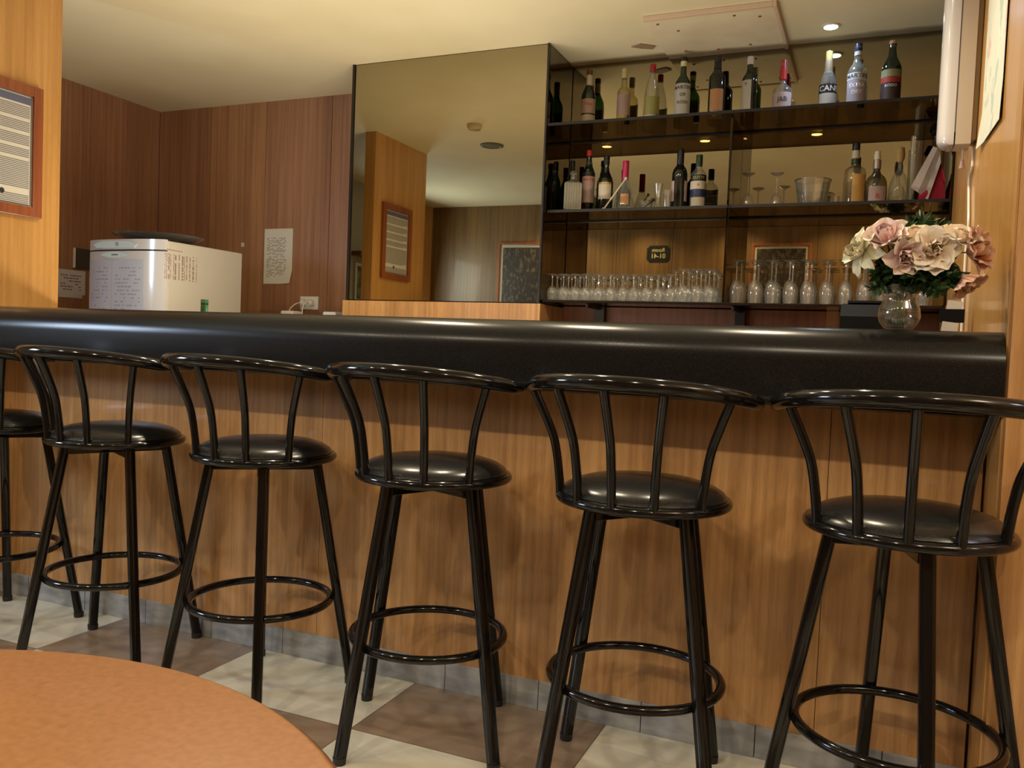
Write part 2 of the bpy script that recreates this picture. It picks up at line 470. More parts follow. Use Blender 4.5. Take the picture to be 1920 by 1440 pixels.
# the mirror-clad pier standing on it
pier = empty('mirror_pier', (-2.05, 4.03, 1.256), label='tall smoked mirror pier standing on the light wooden cabinet left of the bottle shelves', cat='mirror')
lk(obj('pier_core', box(-2.598, -1.508, 3.823, YF - 0.002, 1.257, H - 0.001), DARKMETAL), pier)
lk(obj('mirror_pane', box(-2.596, -1.506, 3.815, 3.822, 1.262, H - 0.004), MIRROR), pier)
lk(tagp(obj('side_mirror_pane', box(-1.507, -1.500, 3.828, 4.152, 1.262, H - 0.004), MIRROR_D), 'dark mirror strip facing the shelves'), pier)
for a_, b_ in ((-2.612, -2.598), (-1.508, -1.4990)):
    lk(obj('edge_trim', box(a_, b_, 3.808, 3.8225, 1.257, H - 0.001), DARKMETAL), pier)

# shelving unit
sh = empty('bottle_shelving', (-0.6, 4.16, 1.26), label='wall shelving of smoked glass shelves in front of a smoked mirror', cat='shelving')
lk(tagp(obj('back_mirror', box(-1.4985, XW - 0.002, 4.16, 4.168, 1.27, H - 0.003), MIRROR), 'smoked mirror behind the shelves'), sh)
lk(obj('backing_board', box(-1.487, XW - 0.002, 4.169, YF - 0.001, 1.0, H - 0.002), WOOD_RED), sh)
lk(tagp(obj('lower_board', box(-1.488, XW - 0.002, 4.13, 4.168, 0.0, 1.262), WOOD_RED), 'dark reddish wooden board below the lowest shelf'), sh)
lk(obj('shelf', box(-1.4975, XW - 0.003, 3.818, 4.158, 2.109, 2.121, 0.0015), SMOKE), sh)
lk(obj('shelf', box(-1.4975, XW - 0.003, 3.866, 4.158, 1.703, 1.713, 0.0015), SMOKE), sh)
for y_, z_ in ((3.818, 2.109), (3.866, 1.703)):
    lk(obj('shelf_edge', box(-1.4975, XW - 0.003, y_ - 0.003, y_ - 0.0002, z_ - 0.001, z_ + 0.012), mat('dark_edge', (0.012, 0.010, 0.008), 0.7) if z_ > 2 else bpy.data.materials['dark_edge']), sh)
lk(tagp(obj('shelf', box(-1.4975, XW - 0.003, 3.84, 4.158, 1.266, 1.278, 0.0015), mat('black_glass', (0.01, 0.009, 0.008), 0.08)), 'black lowest shelf'), sh)
bm = bmesh.new()
for z0, z1 in ((1.279, 1.702), (1.714, 2.108)): bx(bm, -0.636, -0.626, 3.85, 4.157, z0, z1, 0.001)
lk(obj('divider', bm, MIRROR_B), sh)
lk(obj('end_panel', box(XW - 0.010, XW - 0.003, 3.78, 4.157, 1.279, H - 0.02), MIRROR_B), sh)
for x in (-1.28, -0.59, 0.09):
    bm = bmesh.new()
    bx(bm, x - 0.025, x + 0.025, 4.09, 4.129, 0.95, 1.265, 0.002)
    bx(bm, x - 0.006, x + 0.006, 3.88, 4.10, 1.245, 1.265, 0.002)
    lk(obj('bracket', bm, DARKMETAL), sh)
for z in (1.701, 2.107):
    bm = bmesh.new()
    bx(bm, -1.4975, XW - 0.003, 4.148, 4.159, z - 0.004, z + 0.001)
    lk(obj('shelf_rail', bm, DARKMETAL), sh)

# ------------------------------------------------------------------ ceiling things
def ceil_disc(name, x, y, r, h, m, label, cat, group=None, lens=None):
    t = empty(name, (x, y, H), label=label, cat=cat, group=group)
    bm = lathe(bmesh.new(), [(r * 0.72, 0), (r * 0.72, -h * 0.6), (r * 0.80, -h), (r, -h * 0.6), (r, 0)], 32)
    o = obj('rim', bm, m, t, smooth=True)
    bm = lathe(bmesh.new(), [(0, -h * 0.7), (r * 0.71, -h * 0.7)], 32)
    o = obj('lens', bm, lens or m, t)
    return t
names = ['left', 'middle', 'right']
for x, w_ in zip(BAR_LIGHTS, names):
    ceil_disc('downlight', x, 2.50, 0.046, 0.010, TRIM_W, 'warm round ceiling downlight above the counter, %s one of the three in the row' % ('leftmost' if w_ == 'left' else 'rightmost' if w_ == 'right' else 'middle'), 'ceiling light', 'warm downlights above the bar', LAMP_W)
ceil_disc('spotlight', -0.247, 3.972, 0.038, 0.008, TRIM_W, 'bright bluish ceiling spotlight in front of the bottle shelves', 'ceiling light', None, LAMP_C)
GREYD = mat('grey_grille', (0.14, 0.13, 0.11), 0.6)
ceil_disc('ceiling_speaker', -2.626, 2.02, 0.085, 0.012, GREYD, 'dark round ceiling speaker seen in the large mirror', 'speaker', None, GREYD)
ceil_disc('smoke_detector', -2.50, 2.57, 0.05, 0.035, mat('cream_plastic', (0.6, 0.5, 0.32), 0.4), 'small round smoke detector on the ceiling, seen in the large mirror', 'smoke detector')
ceil_disc('ceiling_vent', -3.62, 1.95, 0.10, 0.012, GREYD, 'dark round ceiling vent left of the pillar, seen at the mirror edge', 'vent', None, GREYD)

ha = empty('ceiling_hatch', (-0.73, 3.90, H), label='cream square inspection hatch screwed to the ceiling above the shelves', cat='hatch')
lk(obj('hatch_board', box(-1.00, -0.455, 3.65, 4.158, H - 0.014, H - 0.0005, 0.002), HATCH), ha)
bm = bmesh.new()
bx(bm, -1.00, -0.455, 3.628, 3.650, H - 0.020, H - 0.0005, 0.002); bx(bm, -0.455, -0.440, 3.628, 4.158, H - 0.020, H - 0.0005, 0.002)
lk(tagp(obj('edge_strip', bm, mat('pinkish_strip', (0.66, 0.50, 0.36), 0.6)), 'pinkish edging strip'), ha)
for x, y in ((-0.95, 3.70), (-0.88, 3.80), (-0.62, 3.70), (-0.52, 3.74), (-0.90, 4.06), (-0.60, 4.06), (-0.75, 4.08)):
    lk(obj('screw', lathe(bmesh.new(), [(0, -0.018), (0.006, -0.017), (0.007, -0.014)], 10, x, y, H), mat('rust', (0.20, 0.10, 0.05), 0.6) if (x, y) == (-0.95, 3.70) else bpy.data.materials['rust']), ha)
bm = bmesh.new()   # curled flake of paint left of the hatch
random.seed(4)
pts = [(-1.14, 3.96), (-1.09, 3.94), (-1.03, 3.985), (-1.05, 4.02), (-1.10, 4.0)]
vs = [bm.verts.new((x, y, H - 0.004 - 0.014 * random.random())) for x, y in pts]
vs2 = [bm.verts.new((x, y, H - 0.0005)) for x, y in pts]
bm.faces.new(vs)
for k in range(5): bm.faces.new((vs[k], vs[(k + 1) % 5], vs2[(k + 1) % 5], vs2[k]))
tagp(obj('peeling_paint', bm, mat('old_plaster', (0.30, 0.22, 0.13), 0.9)), 'small brown patch of peeling paint on the ceiling left of the hatch', 'paint flake')

# made-up housings for the added fill lights
struct('fill_housing_1', box(-2.96, -0.94, 2.88, 3.0, 0.901, 0.972, 0.004), TRIM_W)
struct('fill_housing_2', box(1.28, 1.82, 0.48, 1.02, 2.445, H - 0.001, 0.004), TRIM_W)
struct('fill_housing_3', lathe(bmesh.new(), [(0, 0.0), (0.15, 0.0), (0.15, 0.03), (0.02, 0.04), (0.02, 1.62), (0.21, 1.72), (0, 1.72)], 24, 1.7, 0.6), TRIM_W)

# ------------------------------------------------------------------ bar stools
def arc(cx, cy, r, a0, a1, n, z):
    return [(cx + r * math.cos(math.radians(a0 + (a1 - a0) * k / n)), cy + r * math.sin(math.radians(a0 + (a1 - a0) * k / n)), z) for k in range(n + 1)]

def make_stool():
    t = empty('bar_stool', (0, 0, 0), label='x', cat='bar stool', group='black bar stools along the counter')
    # local -Y is the back of the stool (towards the viewer); legs are built at 45 degrees and turned with leg_turn
    prof = [(0, 0.752), (0.04, 0.7515), (0.09, 0.7485), (0.135, 0.742), (0.168, 0.732), (0.188, 0.720), (0.194, 0.710), (0.190, 0.702), (0.0, 0.700)]
    obj('seat_cushion', lathe(bmesh.new(), prof, 48), VINYL, t, smooth=True)
    obj('seat_ring', tube(bmesh.new(), arc(0, 0, 0.196, 0, 352.5, 47, 0.697), 0.0118, 10, closed=True), BLACK, t, smooth=True)
    # spindles
    for d in (-60, -27, 0, 27, 60):
        a = math.radians(-90 + d)
        ptsr = [(0.196, 0.697), (0.199, 0.735), (0.206, 0.790), (0.217, 0.842), (0.238, 0.895), (0.262, 0.948), (0.268, 0.962)]
        dz = -0.030 * (abs(d) / 82.0) ** 2
        P = [(r * math.cos(a), r * math.sin(a), z + (dz * max(0, (z - 0.72) / 0.24))) for r, z in ptsr]
        obj('spindle', tube(bmesh.new(), smoothpts(P, 4), 0.0103, 12), BLACK, t, smooth=True)
    # back rail: horseshoe, highest at the back, drooping to rounded ends
    P = []; R = []
    N = 40
    for k in range(N + 1):
        d = -83 + 166 * k / N
        a = math.radians(-90 + d)
        P.append((0.2720 * math.cos(a), 0.2720 * math.sin(a), 0.974 - 0.036 * (abs(d) / 83.0) ** 2))
        e = min(k, N - k)
        R.append(0.0175 * (0.55 if e == 0 else 0.86 if e == 1 else 1.0))
    obj('back_rail', tube(bmesh.new(), P, 0.0175, 16, radii=R), BLACK, t, smooth=True)
    return t

def finish_stool(t, turn):
    """the swivel base: plate, four legs, foot ring; turned against the seat"""
    c0 = math.radians(turn)
    def rot(x, y): return (x * math.cos(c0) - y * math.sin(c0), x * math.sin(c0) + y * math.cos(c0))
    bm = bmesh.new()
    for q in (0, 1):
        g = bmesh.new(); bx(g, -0.148, 0.148, -0.016, 0.016, 0.655, 0.683, 0.002)
        for v in g.verts:
            x, y = v.co.x, v.co.y
            if q: x, y = -y, x
            x, y = rot(x, y); v.co.x, v.co.y = x, y
        me = bpy.data.meshes.new('tmp'); g.to_mesh(me); g.free(); bm.from_mesh(me); bpy.data.meshes.remove(me)
    lathe(bm, [(0, 0.684), (0.085, 0.684), (0.085, 0.692), (0.0, 0.692)], 24)
    obj('swivel_plate', bm, BLACK, t)
    for q in range(4):
        a = c0 + q * math.pi / 2
        u = Vector((math.cos(a), math.sin(a), 0)); s = Vector((-math.sin(a), math.cos(a), 0))
        top = u * 0.149 + Vector((0, 0, 0.684)); bot = u * 0.268 + Vector((0, 0, 0.012))
        bm = bmesh.new()
        rings = []
        for P in (bot, top):
            ring = []
            for k in range(12):      # flattened oval tube with soft corners
                b = 2 * math.pi * (k + 0.5) / 12
                ex = 0.0145 * math.copysign(abs(math.cos(b)) ** 0.6, math.cos(b)); ey = 0.0145 * math.copysign(abs(math.sin(b)) ** 0.6, math.sin(b))
                ring.append(bm.verts.new(P + u * ex + s * ey))
            rings.append(ring)
        for k in range(12): bm.faces.new((rings[0][k], rings[0][(k + 1) % 12], rings[1][(k + 1) % 12], rings[1][k]))
        bm.faces.new(rings[0]); bm.faces.new(rings[1])
        lg = obj('leg', bm, BLACK, t, smooth=True)
        fb = bmesh.new(); lathe(fb, [(0, 0), (0.016, 0), (0.017, 0.018), (0.0, 0.018)], 14, (u * 0.268).x, (u * 0.268).y, 0)
        obj('foot_cap', fb, RUBBER, lg, smooth=True)
    obj('foot_ring', tube(bmesh.new(), arc(0, 0, 0.201, 0, 352.5, 47, 0.271), 0.0112, 10, closed=True), BLACK, t, smooth=True)

STOOLS = [  # x, y, seat turn (deg), leg angle (deg, world)
    (-2.790, 1.985, -2, 45, 'black bar stool at the far left, cut off by the picture edge'),
    (-2.213, 1.981, -3, 62.1, 'black bar stool behind the round table, second from the left'),
    (-1.622, 1.979, -2, 38.6, 'black bar stool third from the left, front leg ending at the table edge'),
    (-1.051, 1.964, -6, 67.8, 'black bar stool in the middle of the row, fourth from the left'),
    (-0.482, 1.947, -6, 54.0, 'black bar stool second from the right end of the row'),
    (0.083, 1.935, -1, 12.8, 'black bar stool at the right end of the row in front of the vase')]
for i, (x, y, st, la, lab) in enumerate(STOOLS):
    s = make_stool()
    finish_stool(s, la - st)
    s.location = (x, y, 0); s.rotation_euler = (0, 0, math.radians(st)); s['label'] = lab

# ------------------------------------------------------------------ round table in the foreground
tb = empty('round_table', (-0.641, 0.217, 0), label='round orange-brown laminate table in the near left corner', cat='table')
obj('tabletop', lathe(bmesh.new(), [(0, 0.700), (0.425, 0.700), (0.428, 0.699), (0.430, 0.697)], 96), TABLE, tb, smooth=True)
obj('table_edge', lathe(bmesh.new(), [(0.430, 0.697), (0.434, 0.694), (0.434, 0.672), (0.430, 0.668), (0, 0.668)], 96), TABLE_EDGE, tb, smooth=True)
obj('pedestal', lathe(bmesh.new(), [(0.0, 0.668), (0.09, 0.667), (0.09, 0.655), (0.032, 0.645), (0.03, 0.05), (0.06, 0.03), (0.0, 0.03)], 32), BLACK, tb, smooth=True)
obj('base', lathe(bmesh.new(), [(0, 0.035), (0.06, 0.032), (0.20, 0.014), (0.205, 0.0), (0, 0)], 40), BLACK, tb, smooth=True)

# ------------------------------------------------------------------ bottles and what stands on the shelves
def colmat(name, c, rough=0.4, **k):
    return bpy.data.materials.get(name) or mat(name, c, rough, **k)
G_GREEN = glassy('green_bottle_glass', (0.10, 0.28, 0.07), (0.02, 0.09, 0.02), rough=0.05, base=0.03, milk=0.01)
G_DARK = mat('dark_bottle_glass', (0.006, 0.008, 0.006), 0.08, spec=0.6)
G_OLIVE = glassy('olive_bottle_glass', (0.50, 0.50, 0.24), (0.20, 0.22, 0.08), rough=0.05, base=0.03, milk=0.04)
G_CLEARB = glassy('clear_bottle_glass', (0.92, 0.93, 0.88), (0.55, 0.58, 0.52), rough=0.05, base=0.05, milk=0.08)
G_AMBER = glassy('amber_spirit', (0.62, 0.46, 0.16), (0.25, 0.17, 0.05), rough=0.05, base=0.03)
G_LEES = glassy('pale_spirit', (0.86, 0.82, 0.58), (0.52, 0.48, 0.28), rough=0.05, base=0.03, milk=0.05)

def facing_angle(x, y): return math.atan2(0 - y, 0.0 - x)

def cyl_label(R, z0, z1, mid, half, n=14, m=None, rfun=None):
    """a paper label bent round the bottle: closed thin shell"""
    bm = bmesh.new()
    cols = []
    for k in range(n + 1):
        a = mid - half + 2 * half * k / n
        col = []
        for rr, z in ((R + 0.0004, z0), (R + 0.0004, z1), (R + 0.0010, z1), (R + 0.0010, z0)):
            col.append(bm.verts.new((rr * math.cos(a), rr * math.sin(a), z)))
        cols.append(col)
    for a, b in zip(cols[:-1], cols[1:]):
        for k in range(4): bm.faces.new((a[k], a[(k + 1) % 4], b[(k + 1) % 4], b[k]))
    bm.faces.new(cols[0]); bm.faces.new(cols[-1][::-1])
    return bm

def cyl_text(body, size, R, z, mid, bold=True):
    bm = text_bm(body, size, 0.0, bold=bold)
    for v in bm.verts:
        a = mid + v.co.x / R
        v.co = Vector(((R + 0.0016) * math.cos(a), (R + 0.0016) * math.sin(a), z + v.co.y))
    return bm

def bottle(x, y, z, prof, glass, caps, labels, lab, group=None, texts=(), turn=0.0, n=28, fill=None, name='bottle'):
    t = empty(name, (x, y, z), label=lab, cat='bottle', group=group)
    obj('bottle_body', lathe(bmesh.new(), prof, n), glass, t, smooth=True)
    for nm, pr, m in caps:
        obj(nm, lathe(bmesh.new(), pr, 20), m, t, smooth=True)
    mid = facing_angle(x, y) + turn
    L0 = None
    for R, z0, z1, half, m in labels:
        o = obj('label', cyl_label(R, z0, z1, mid, half), m, t, smooth=False)
        L0 = L0 or o
    for body, size, R, zz, m in texts:
        obj('lettering', cyl_text(body, size, R, zz, mid), m, L0 or t)
    if fill:
        fp, fm = fill
        obj('liquid', lathe(bmesh.new(), fp, n), fm, t, smooth=True)
    return t

def bprof(R, hs, he, hn, rn, H_):
    """body radius, shoulder start, shoulder end, neck radius, height"""
    p = [(0, 0.004), (R * 0.55, 0.003), (R * 0.9, 0.0), (R, 0.006), (R, hs)]
    for k in range(1, 7):
        t = k / 6
        s = (1 - math.cos(t * math.pi)) / 2
        p.append((R + (rn * 1.12 - R) * s, hs + (he - hs) * t))
    p += [(rn, hn), (rn, H_ - 0.012), (rn * 1.15, H_ - 0.010), (rn * 1.15, H_ - 0.002), (0, H_ - 0.001)]
    return p
def cap(r, z0, z1): return [(0, z0), (r * 0.98, z0), (r, z0 + 0.001), (r, z1 - 0.003), (r * 0.93, z1), (0, z1)]

CREAM = colmat('cream_label', (0.50, 0.45, 0.34)); PINKISH = colmat('pinkish_label', (0.44, 0.32, 0.30)); WHITEL = colmat('white_label', (0.53, 0.53, 0.48))
BLACKL = colmat('black_label', (0.015, 0.015, 0.018)); REDL = colmat('red_label', (0.42, 0.05, 0.03)); NAVY = colmat('navy_label', (0.02, 0.035, 0.10))
GREENL = colmat('yellow_green_label', (0.35, 0.36, 0.11)); AMBERL = colmat('amber_label', (0.55, 0.33, 0.10)); ORANGEL = colmat('orange_label', (0.50, 0.25, 0.10))
C_RED = colmat('red_cap', (0.50, 0.03, 0.03), 0.3); C_BROWN = colmat('brown_cap', (0.16, 0.06, 0.05), 0.4); C_YEL = colmat('pale_yellow_cap', (0.66, 0.60, 0.30), 0.4)
C_WHITE = colmat('white_cap', (0.70, 0.66, 0.55), 0.4); C_BLACK = colmat('black_cap', (0.012, 0.012, 0.016), 0.35); C_NAVY = colmat('navy_cap', (0.015, 0.02, 0.06), 0.35)
C_PINKF = colmat('crimson_foil', (0.45, 0.02, 0.09), 0.3); C_DGREEN = colmat('dark_green_cap', (0.015, 0.04, 0.015), 0.35); C_GOLD = colmat('gold_cap', (0.55, 0.38, 0.10), 0.3, metal=0.6)
CORK = colmat('cork_stopper', (0.42, 0.27, 0.10), 0.8); TXT_D = colmat('dark_lettering', (0.05, 0.05, 0.06)); TXT_W = colmat('white_lettering', (0.75, 0.73, 0.68)); TXT_R = colmat('red_lettering', (0.5, 0.06, 0.05))

ZT, ZM, ZB = 2.1212, 1.7132, 1.2782
bottle(-1.387, 4.09, ZT, bprof(0.036, 0.190, 0.262, 0.285, 0.012, 0.318), G_GREEN,
       [('foil', [(0, 0.245), (0.0155, 0.245), (0.0145, 0.300), (0, 0.300)], C_WHITE), ('cap', cap(0.015, 0.300, 0.326), C_BROWN)],
       [(0.036, 0.105, 0.177, 1.25, PINKISH), (0.036, 0.050, 0.098, 1.25, CREAM)], 'green bottle with pinkish label and pale foil neck, leftmost on the top shelf', texts=[('Vino', 0.022, 0.036, 0.150, TXT_R)])
bottle(-1.204, 4.09, ZT, bprof(0.033, 0.200, 0.235, 0.27, 0.012, 0.305), G_LEES,
       [('cap', cap(0.0145, 0.268, 0.315), C_YEL)], [(0.033, 0.085, 0.185, 1.2, PINKISH)], 'clear bottle with tall pale yellow cap and faded pink label on the top shelf')
bottle(-1.060, 4.08, ZT, [(0, 0.003), (0.040, 0), (0.041, 0.01), (0.037, 0.15), (0.034, 0.19), (0.026, 0.23), (0.015, 0.265), (0.013, 0.29), (0.013, 0.30), (0, 0.30)], G_CLEARB,
       [('cap', cap(0.0145, 0.286, 0.321), C_RED)], [(0.0385, 0.075, 0.160, 1.2, GREENL), (0.0385, 0.02, 0.070, 1.0, WHITEL)], 'clear bell-shaped bottle with red cap and yellow-green label on the top shelf')
bottle(-0.903, 4.05, ZT, bprof(0.037, 0.200, 0.255, 0.275, 0.013, 0.32), G_GREEN,
       [('neck_band', [(0, 0.236), (0.0175, 0.236), (0.0155, 0.246), (0, 0.246)], WHITEL), ('foil', cap(0.0152, 0.285, 0.312), C_YEL), ('cap', cap(0.0156, 0.312, 0.330), C_BLACK)],
       [(0.037, 0.055, 0.199, 1.3, WHITEL)], 'green bottle with tall white lettered label and yellow neck foil on the top shelf',
       texts=[('MARTINI', 0.024, 0.037, 0.180, TXT_D), ('OF', 0.022, 0.037, 0.145, TXT_D), ('ROSSI', 0.020, 0.037, 0.110, TXT_D)])
bottle(-0.742, 4.05, ZT, bprof(0.038, 0.215, 0.262, 0.275, 0.014, 0.30), G_DARK,
       [('cap', [(0, 0.26), (0.018, 0.26), (0.016, 0.285), (0.013, 0.295), (0.016, 0.305), (0.014, 0.317), (0, 0.317)], C_BLACK)],
       [(0.038, 0.060, 0.160, 0.9, ORANGEL), (0.038, 0.02, 0.058, 0.9, CREAM)], 'dark black-capped bottle with tan label, standing fifth on the top shelf')
bottle(-0.598, 4.08, ZT, bprof(0.034, 0.205, 0.250, 0.27, 0.0125, 0.30), G_GREEN,
       [('neck_band', [(0, 0.240), (0.0165, 0.240), (0.014, 0.252), (0, 0.252)], C_BLACK), ('cap', cap(0.015, 0.276, 0.313), C_WHITE)],
       [(0.034, 0.065, 0.199, 0.75, CREAM)], 'dark green bottle with narrow cream label and white cap, left of the red-capped flask', turn=-0.5, texts=[('V', 0.022, 0.034, 0.18, TXT_D)])
bottle(-0.446, 4.06, ZT, bprof(0.043, 0.135, 0.175, 0.195, 0.013, 0.262), G_CLEARB,
       [('cap', [(0, 0.188), (0.017, 0.188), (0.0165, 0.215), (0.013, 0.262), (0.012, 0.275), (0, 0.275)], C_RED)],
       [(0.043, 0.045, 0.123, 1.1, PINKISH)], 'short clear flask with tall red pointed cap and pale label on the top shelf', texts=[('J&B', 0.03, 0.043, 0.09, TXT_D)])
bottle(-0.251, 4.05, ZT, [(0, 0.003), (0.036, 0), (0.038, 0.008), (0.038, 0.135), (0.035, 0.155), (0.026, 0.185), (0.0185, 0.205), (0.016, 0.25), (0.0145, 0.28), (0, 0.281)], G_CLEARB,
       [('cap', cap(0.0155, 0.250, 0.293), C_GOLD), ('neck_sleeve', [(0, 0.195), (0.0200, 0.195), (0.0170, 0.249), (0, 0.249)], colmat('brown_sleeve', (0.13, 0.09, 0.05)))],
       [(0.038, 0.102, 0.142, 1.35, BLACKL), (0.038, 0.035, 0.101, 1.2, WHITEL)], 'clear bottle with black band over a white label, below the spotlight reflection', texts=[('CANE', 0.034, 0.038, 0.121, TXT_W)], turn=0.15)
bottle(-0.131, 4.05, ZT, bprof(0.041, 0.185, 0.245, 0.262, 0.014, 0.304), G_CLEARB,
       [('cap', cap(0.0155, 0.283, 0.316), C_NAVY), ('neck_band', [(0, 0.262), (0.0165, 0.262), (0.0162, 0.280), (0, 0.280)], WHITEL)],
       [(0.041, 0.150, 0.180, 1.35, WHITEL), (0.041, 0.050, 0.148, 1.25, colmat('faded_lilac_label', (0.36, 0.31, 0.34)))], 'tall clear lettered bottle with dark blue cap on the top shelf',
       texts=[('MARTINI', 0.026, 0.041, 0.165, TXT_D), ('EXTRA', 0.022, 0.041, 0.125, TXT_W), ('DRY', 0.022, 0.041, 0.095, TXT_W)])
bottle(0.007, 4.05, ZT, bprof(0.041, 0.185, 0.262, 0.28, 0.014, 0.30), G_GREEN,
       [('cap', cap(0.0155, 0.288, 0.313), colmat('rosy_cap', (0.55, 0.30, 0.22)))],
       [(0.041, 0.150, 0.182, 1.35, colmat('pale_green_label', (0.30, 0.30, 0.15))), (0.041, 0.126, 0.149, 1.35, REDL), (0.041, 0.02, 0.125, 1.35, colmat('dark_brown_label', (0.05, 0.03, 0.03)))],
       'dark green bottle with red band label and rosy cap, rightmost on the top shelf', texts=[('ROSSO', 0.016, 0.041, 0.112, TXT_W)])

# middle shelf
bottle(-1.455, 4.085, ZM, bprof(0.027, 0.17, 0.225, 0.24, 0.011, 0.275), G_GREEN, [('cap', cap(0.013, 0.238, 0.284), C_BLACK)], [], 'small green bottle with black cap behind the decanter on the middle shelf')
# cut-glass decanter: square section
t = empty('decanter', (-1.400, 3.95, ZM), 0.35, 'square cut-glass decanter with glass stopper at the left end of the middle shelf', 'decanter')
bm = bmesh.new()
for k in range(4):
    for j in range(7):
        u = -0.036 + 0.072 * j / 6
        g = bmesh.new(); bx(g, u - 0.0058, u + 0.0058, 0.036, 0.043, 0.012, 0.138, 0.002)
        bmesh.ops.rotate(g, verts=g.verts, cent=(0, 0, 0), matrix=Matrix.Rotation(k * math.pi / 2, 3, 'Z'))
        me = bpy.data.meshes.new('tmp'); g.to_mesh(me); g.free(); bm.from_mesh(me); bpy.data.meshes.remove(me)
bx(bm, -0.039, 0.039, -0.039, 0.039, 0.0, 0.145, 0.006)
lathe(bm, [(0.036, 0.146), (0.026, 0.156), (0.016, 0.162), (0.015, 0.172), (0.019, 0.176)], 20)
obj('decanter_body', bm, CUT, t)
obj('stopper', lathe(bmesh.new(), [(0, 0.172), (0.010, 0.172), (0.011, 0.178), (0.018, 0.184), (0.020, 0.192), (0.012, 0.203), (0, 0.206)], 10), CUT, t)
bottle(-1.352, 4.04, ZM, bprof(0.031, 0.200, 0.262, 0.28, 0.0125, 0.312), G_GREEN,
       [('cap', cap(0.0145, 0.293, 0.321), C_RED), ('neck_band', [(0, 0.248), (0.0195, 0.248), (0.0165, 0.262), (0, 0.262)], G_CLEARB)],
       [(0.0315, 0.190, 0.209, 1.4, BLACKL), (0.031, 0.060, 0.189, 1.3, PINKISH)], 'green vermouth bottle with red cap and red lettered label behind the decanter', texts=[('MARTINI', 0.022, 0.031, 0.172, TXT_R)])
bottle(-1.249, 4.0, ZM, bprof(0.037, 0.150, 0.215, 0.235, 0.013, 0.27), G_DARK, [('foil', cap(0.0148, 0.235, 0.279), C_BLACK)],
       [(0.037, 0.066, 0.138, 0.95, CREAM), (0.037, 0.139, 0.147, 0.95, C_GOLD)], 'dark wine bottle with cream label on the middle shelf', turn=-0.15)
bottle(-1.151, 4.0, ZM, [(0, 0.003), (0.052, 0.0), (0.055, 0.010), (0.047, 0.05), (0.037, 0.09), (0.027, 0.125), (0.0165, 0.155), (0.013, 0.175), (0.013, 0.24), (0, 0.24)], G_CLEARB,
       [('foil', cap(0.0155, 0.160, 0.251), C_PINKF)], [(0.047, 0.035, 0.085, 0.42, ORANGEL)], 'clear bell-shaped bottle with crimson foil neck on the middle shelf')
t = empty('glass_stirrer', (-1.232, 3.925, ZM), label='long glass stirring rod leaning against the crimson-foiled bottle', cat='stirrer')
bm = tube(bmesh.new(), [(0, 0, 0.006), (0.098, 0.018, 0.152)], 0.0042, 10)
bmesh.ops.create_uvsphere(bm, u_segments=12, v_segments=8, radius=0.0085, matrix=Matrix.Translation((0.0, 0, 0.0085)))
bmesh.ops.create_uvsphere(bm, u_segments=12, v_segments=8, radius=0.0085, matrix=Matrix.Translation((0.100, 0.0184, 0.155)))
obj('rod', bm, mat('frosted_glass_rod', (0.50, 0.50, 0.42), 0.15, coat=0.5), t, smooth=True)

def tumbler(name, x, y, z, prof, lab, cat='glass', m=None, n=24):
    t = empty(name, (x, y, z), label=lab, cat=cat)
    obj('glass_wall', lathe(bmesh.new(), prof, n), m or CLEAR, t, smooth=True)
    return t
b_ = tumbler('glass_bowl', -1.040, 3.98, ZM, [(0, 0.003), (0.024, 0.0), (0.030, 0.02), (0.034, 0.045), (0.036, 0.050), (0.033, 0.046), (0.026, 0.02), (0, 0.008)], 'low glass bowl holding a dark brush on the middle shelf', 'bowl')
t = empty('dark_brush', (-1.058, 3.98, ZM + 0.012), label='small dark-headed brush lying in the low glass bowl', cat='brush')
bm = tube(bmesh.new(), [(0, 0, 0.0), (0.04, 0, 0.033)], 0.005, 8); tube(bm, [(0.036, 0, 0.030), (0.060, 0, 0.050)], 0.009, 10)
obj('brush_body', bm, colmat('dark_green_brush', (0.02, 0.03, 0.015)), t, smooth=True)
tumbler('shot_glass', -0.986, 4.0, ZM, [(0, 0.006), (0.017, 0.0), (0.018, 0.01), (0.015, 0.05), (0.016, 0.09), (0.023, 0.134), (0.0215, 0.134), (0.0145, 0.09), (0.0135, 0.05), (0, 0.02)], 'tall flared shot glass beside the low bowl on the middle shelf')
tumbler('shot_glass', -0.935, 3.97, ZM, [(0, 0.004), (0.016, 0.0), (0.018, 0.01), (0.020, 0.097), (0.0185, 0.097), (0.0165, 0.015), (0, 0.012)], 'short straight shot glass left of the dark port bottle')
tumbler('shot_glass', -0.948, 4.07, ZM, [(0, 0.004), (0.016, 0.0), (0.018, 0.01), (0.020, 0.090), (0.0185, 0.090), (0.0165, 0.015), (0, 0.012)], 'short shot glass at the back, between tall shot glass and dark port bottle')
bottle(-0.886, 4.0, ZM, [(0, 0.003), (0.036, 0), (0.037, 0.008), (0.036, 0.150), (0.036, 0.178), (0.030, 0.198), (0.018, 0.215), (0.0150, 0.225), (0.0145, 0.28), (0, 0.281)], G_DARK,
       [('foil', cap(0.0165, 0.222, 0.293), C_BLACK)], [], 'tall black port bottle with pale side labels on the middle shelf')
pb = C.objects[-1] if False else [o for o in C.objects if o.get('label', '').startswith('tall black port')][0]
for s in (-1, 1):
    mid = facing_angle(-0.886, 4.0) + s * 1.02
    obj('label', cyl_label(0.0365, 0.045, 0.140, mid, 0.33), PINKISH, pb)
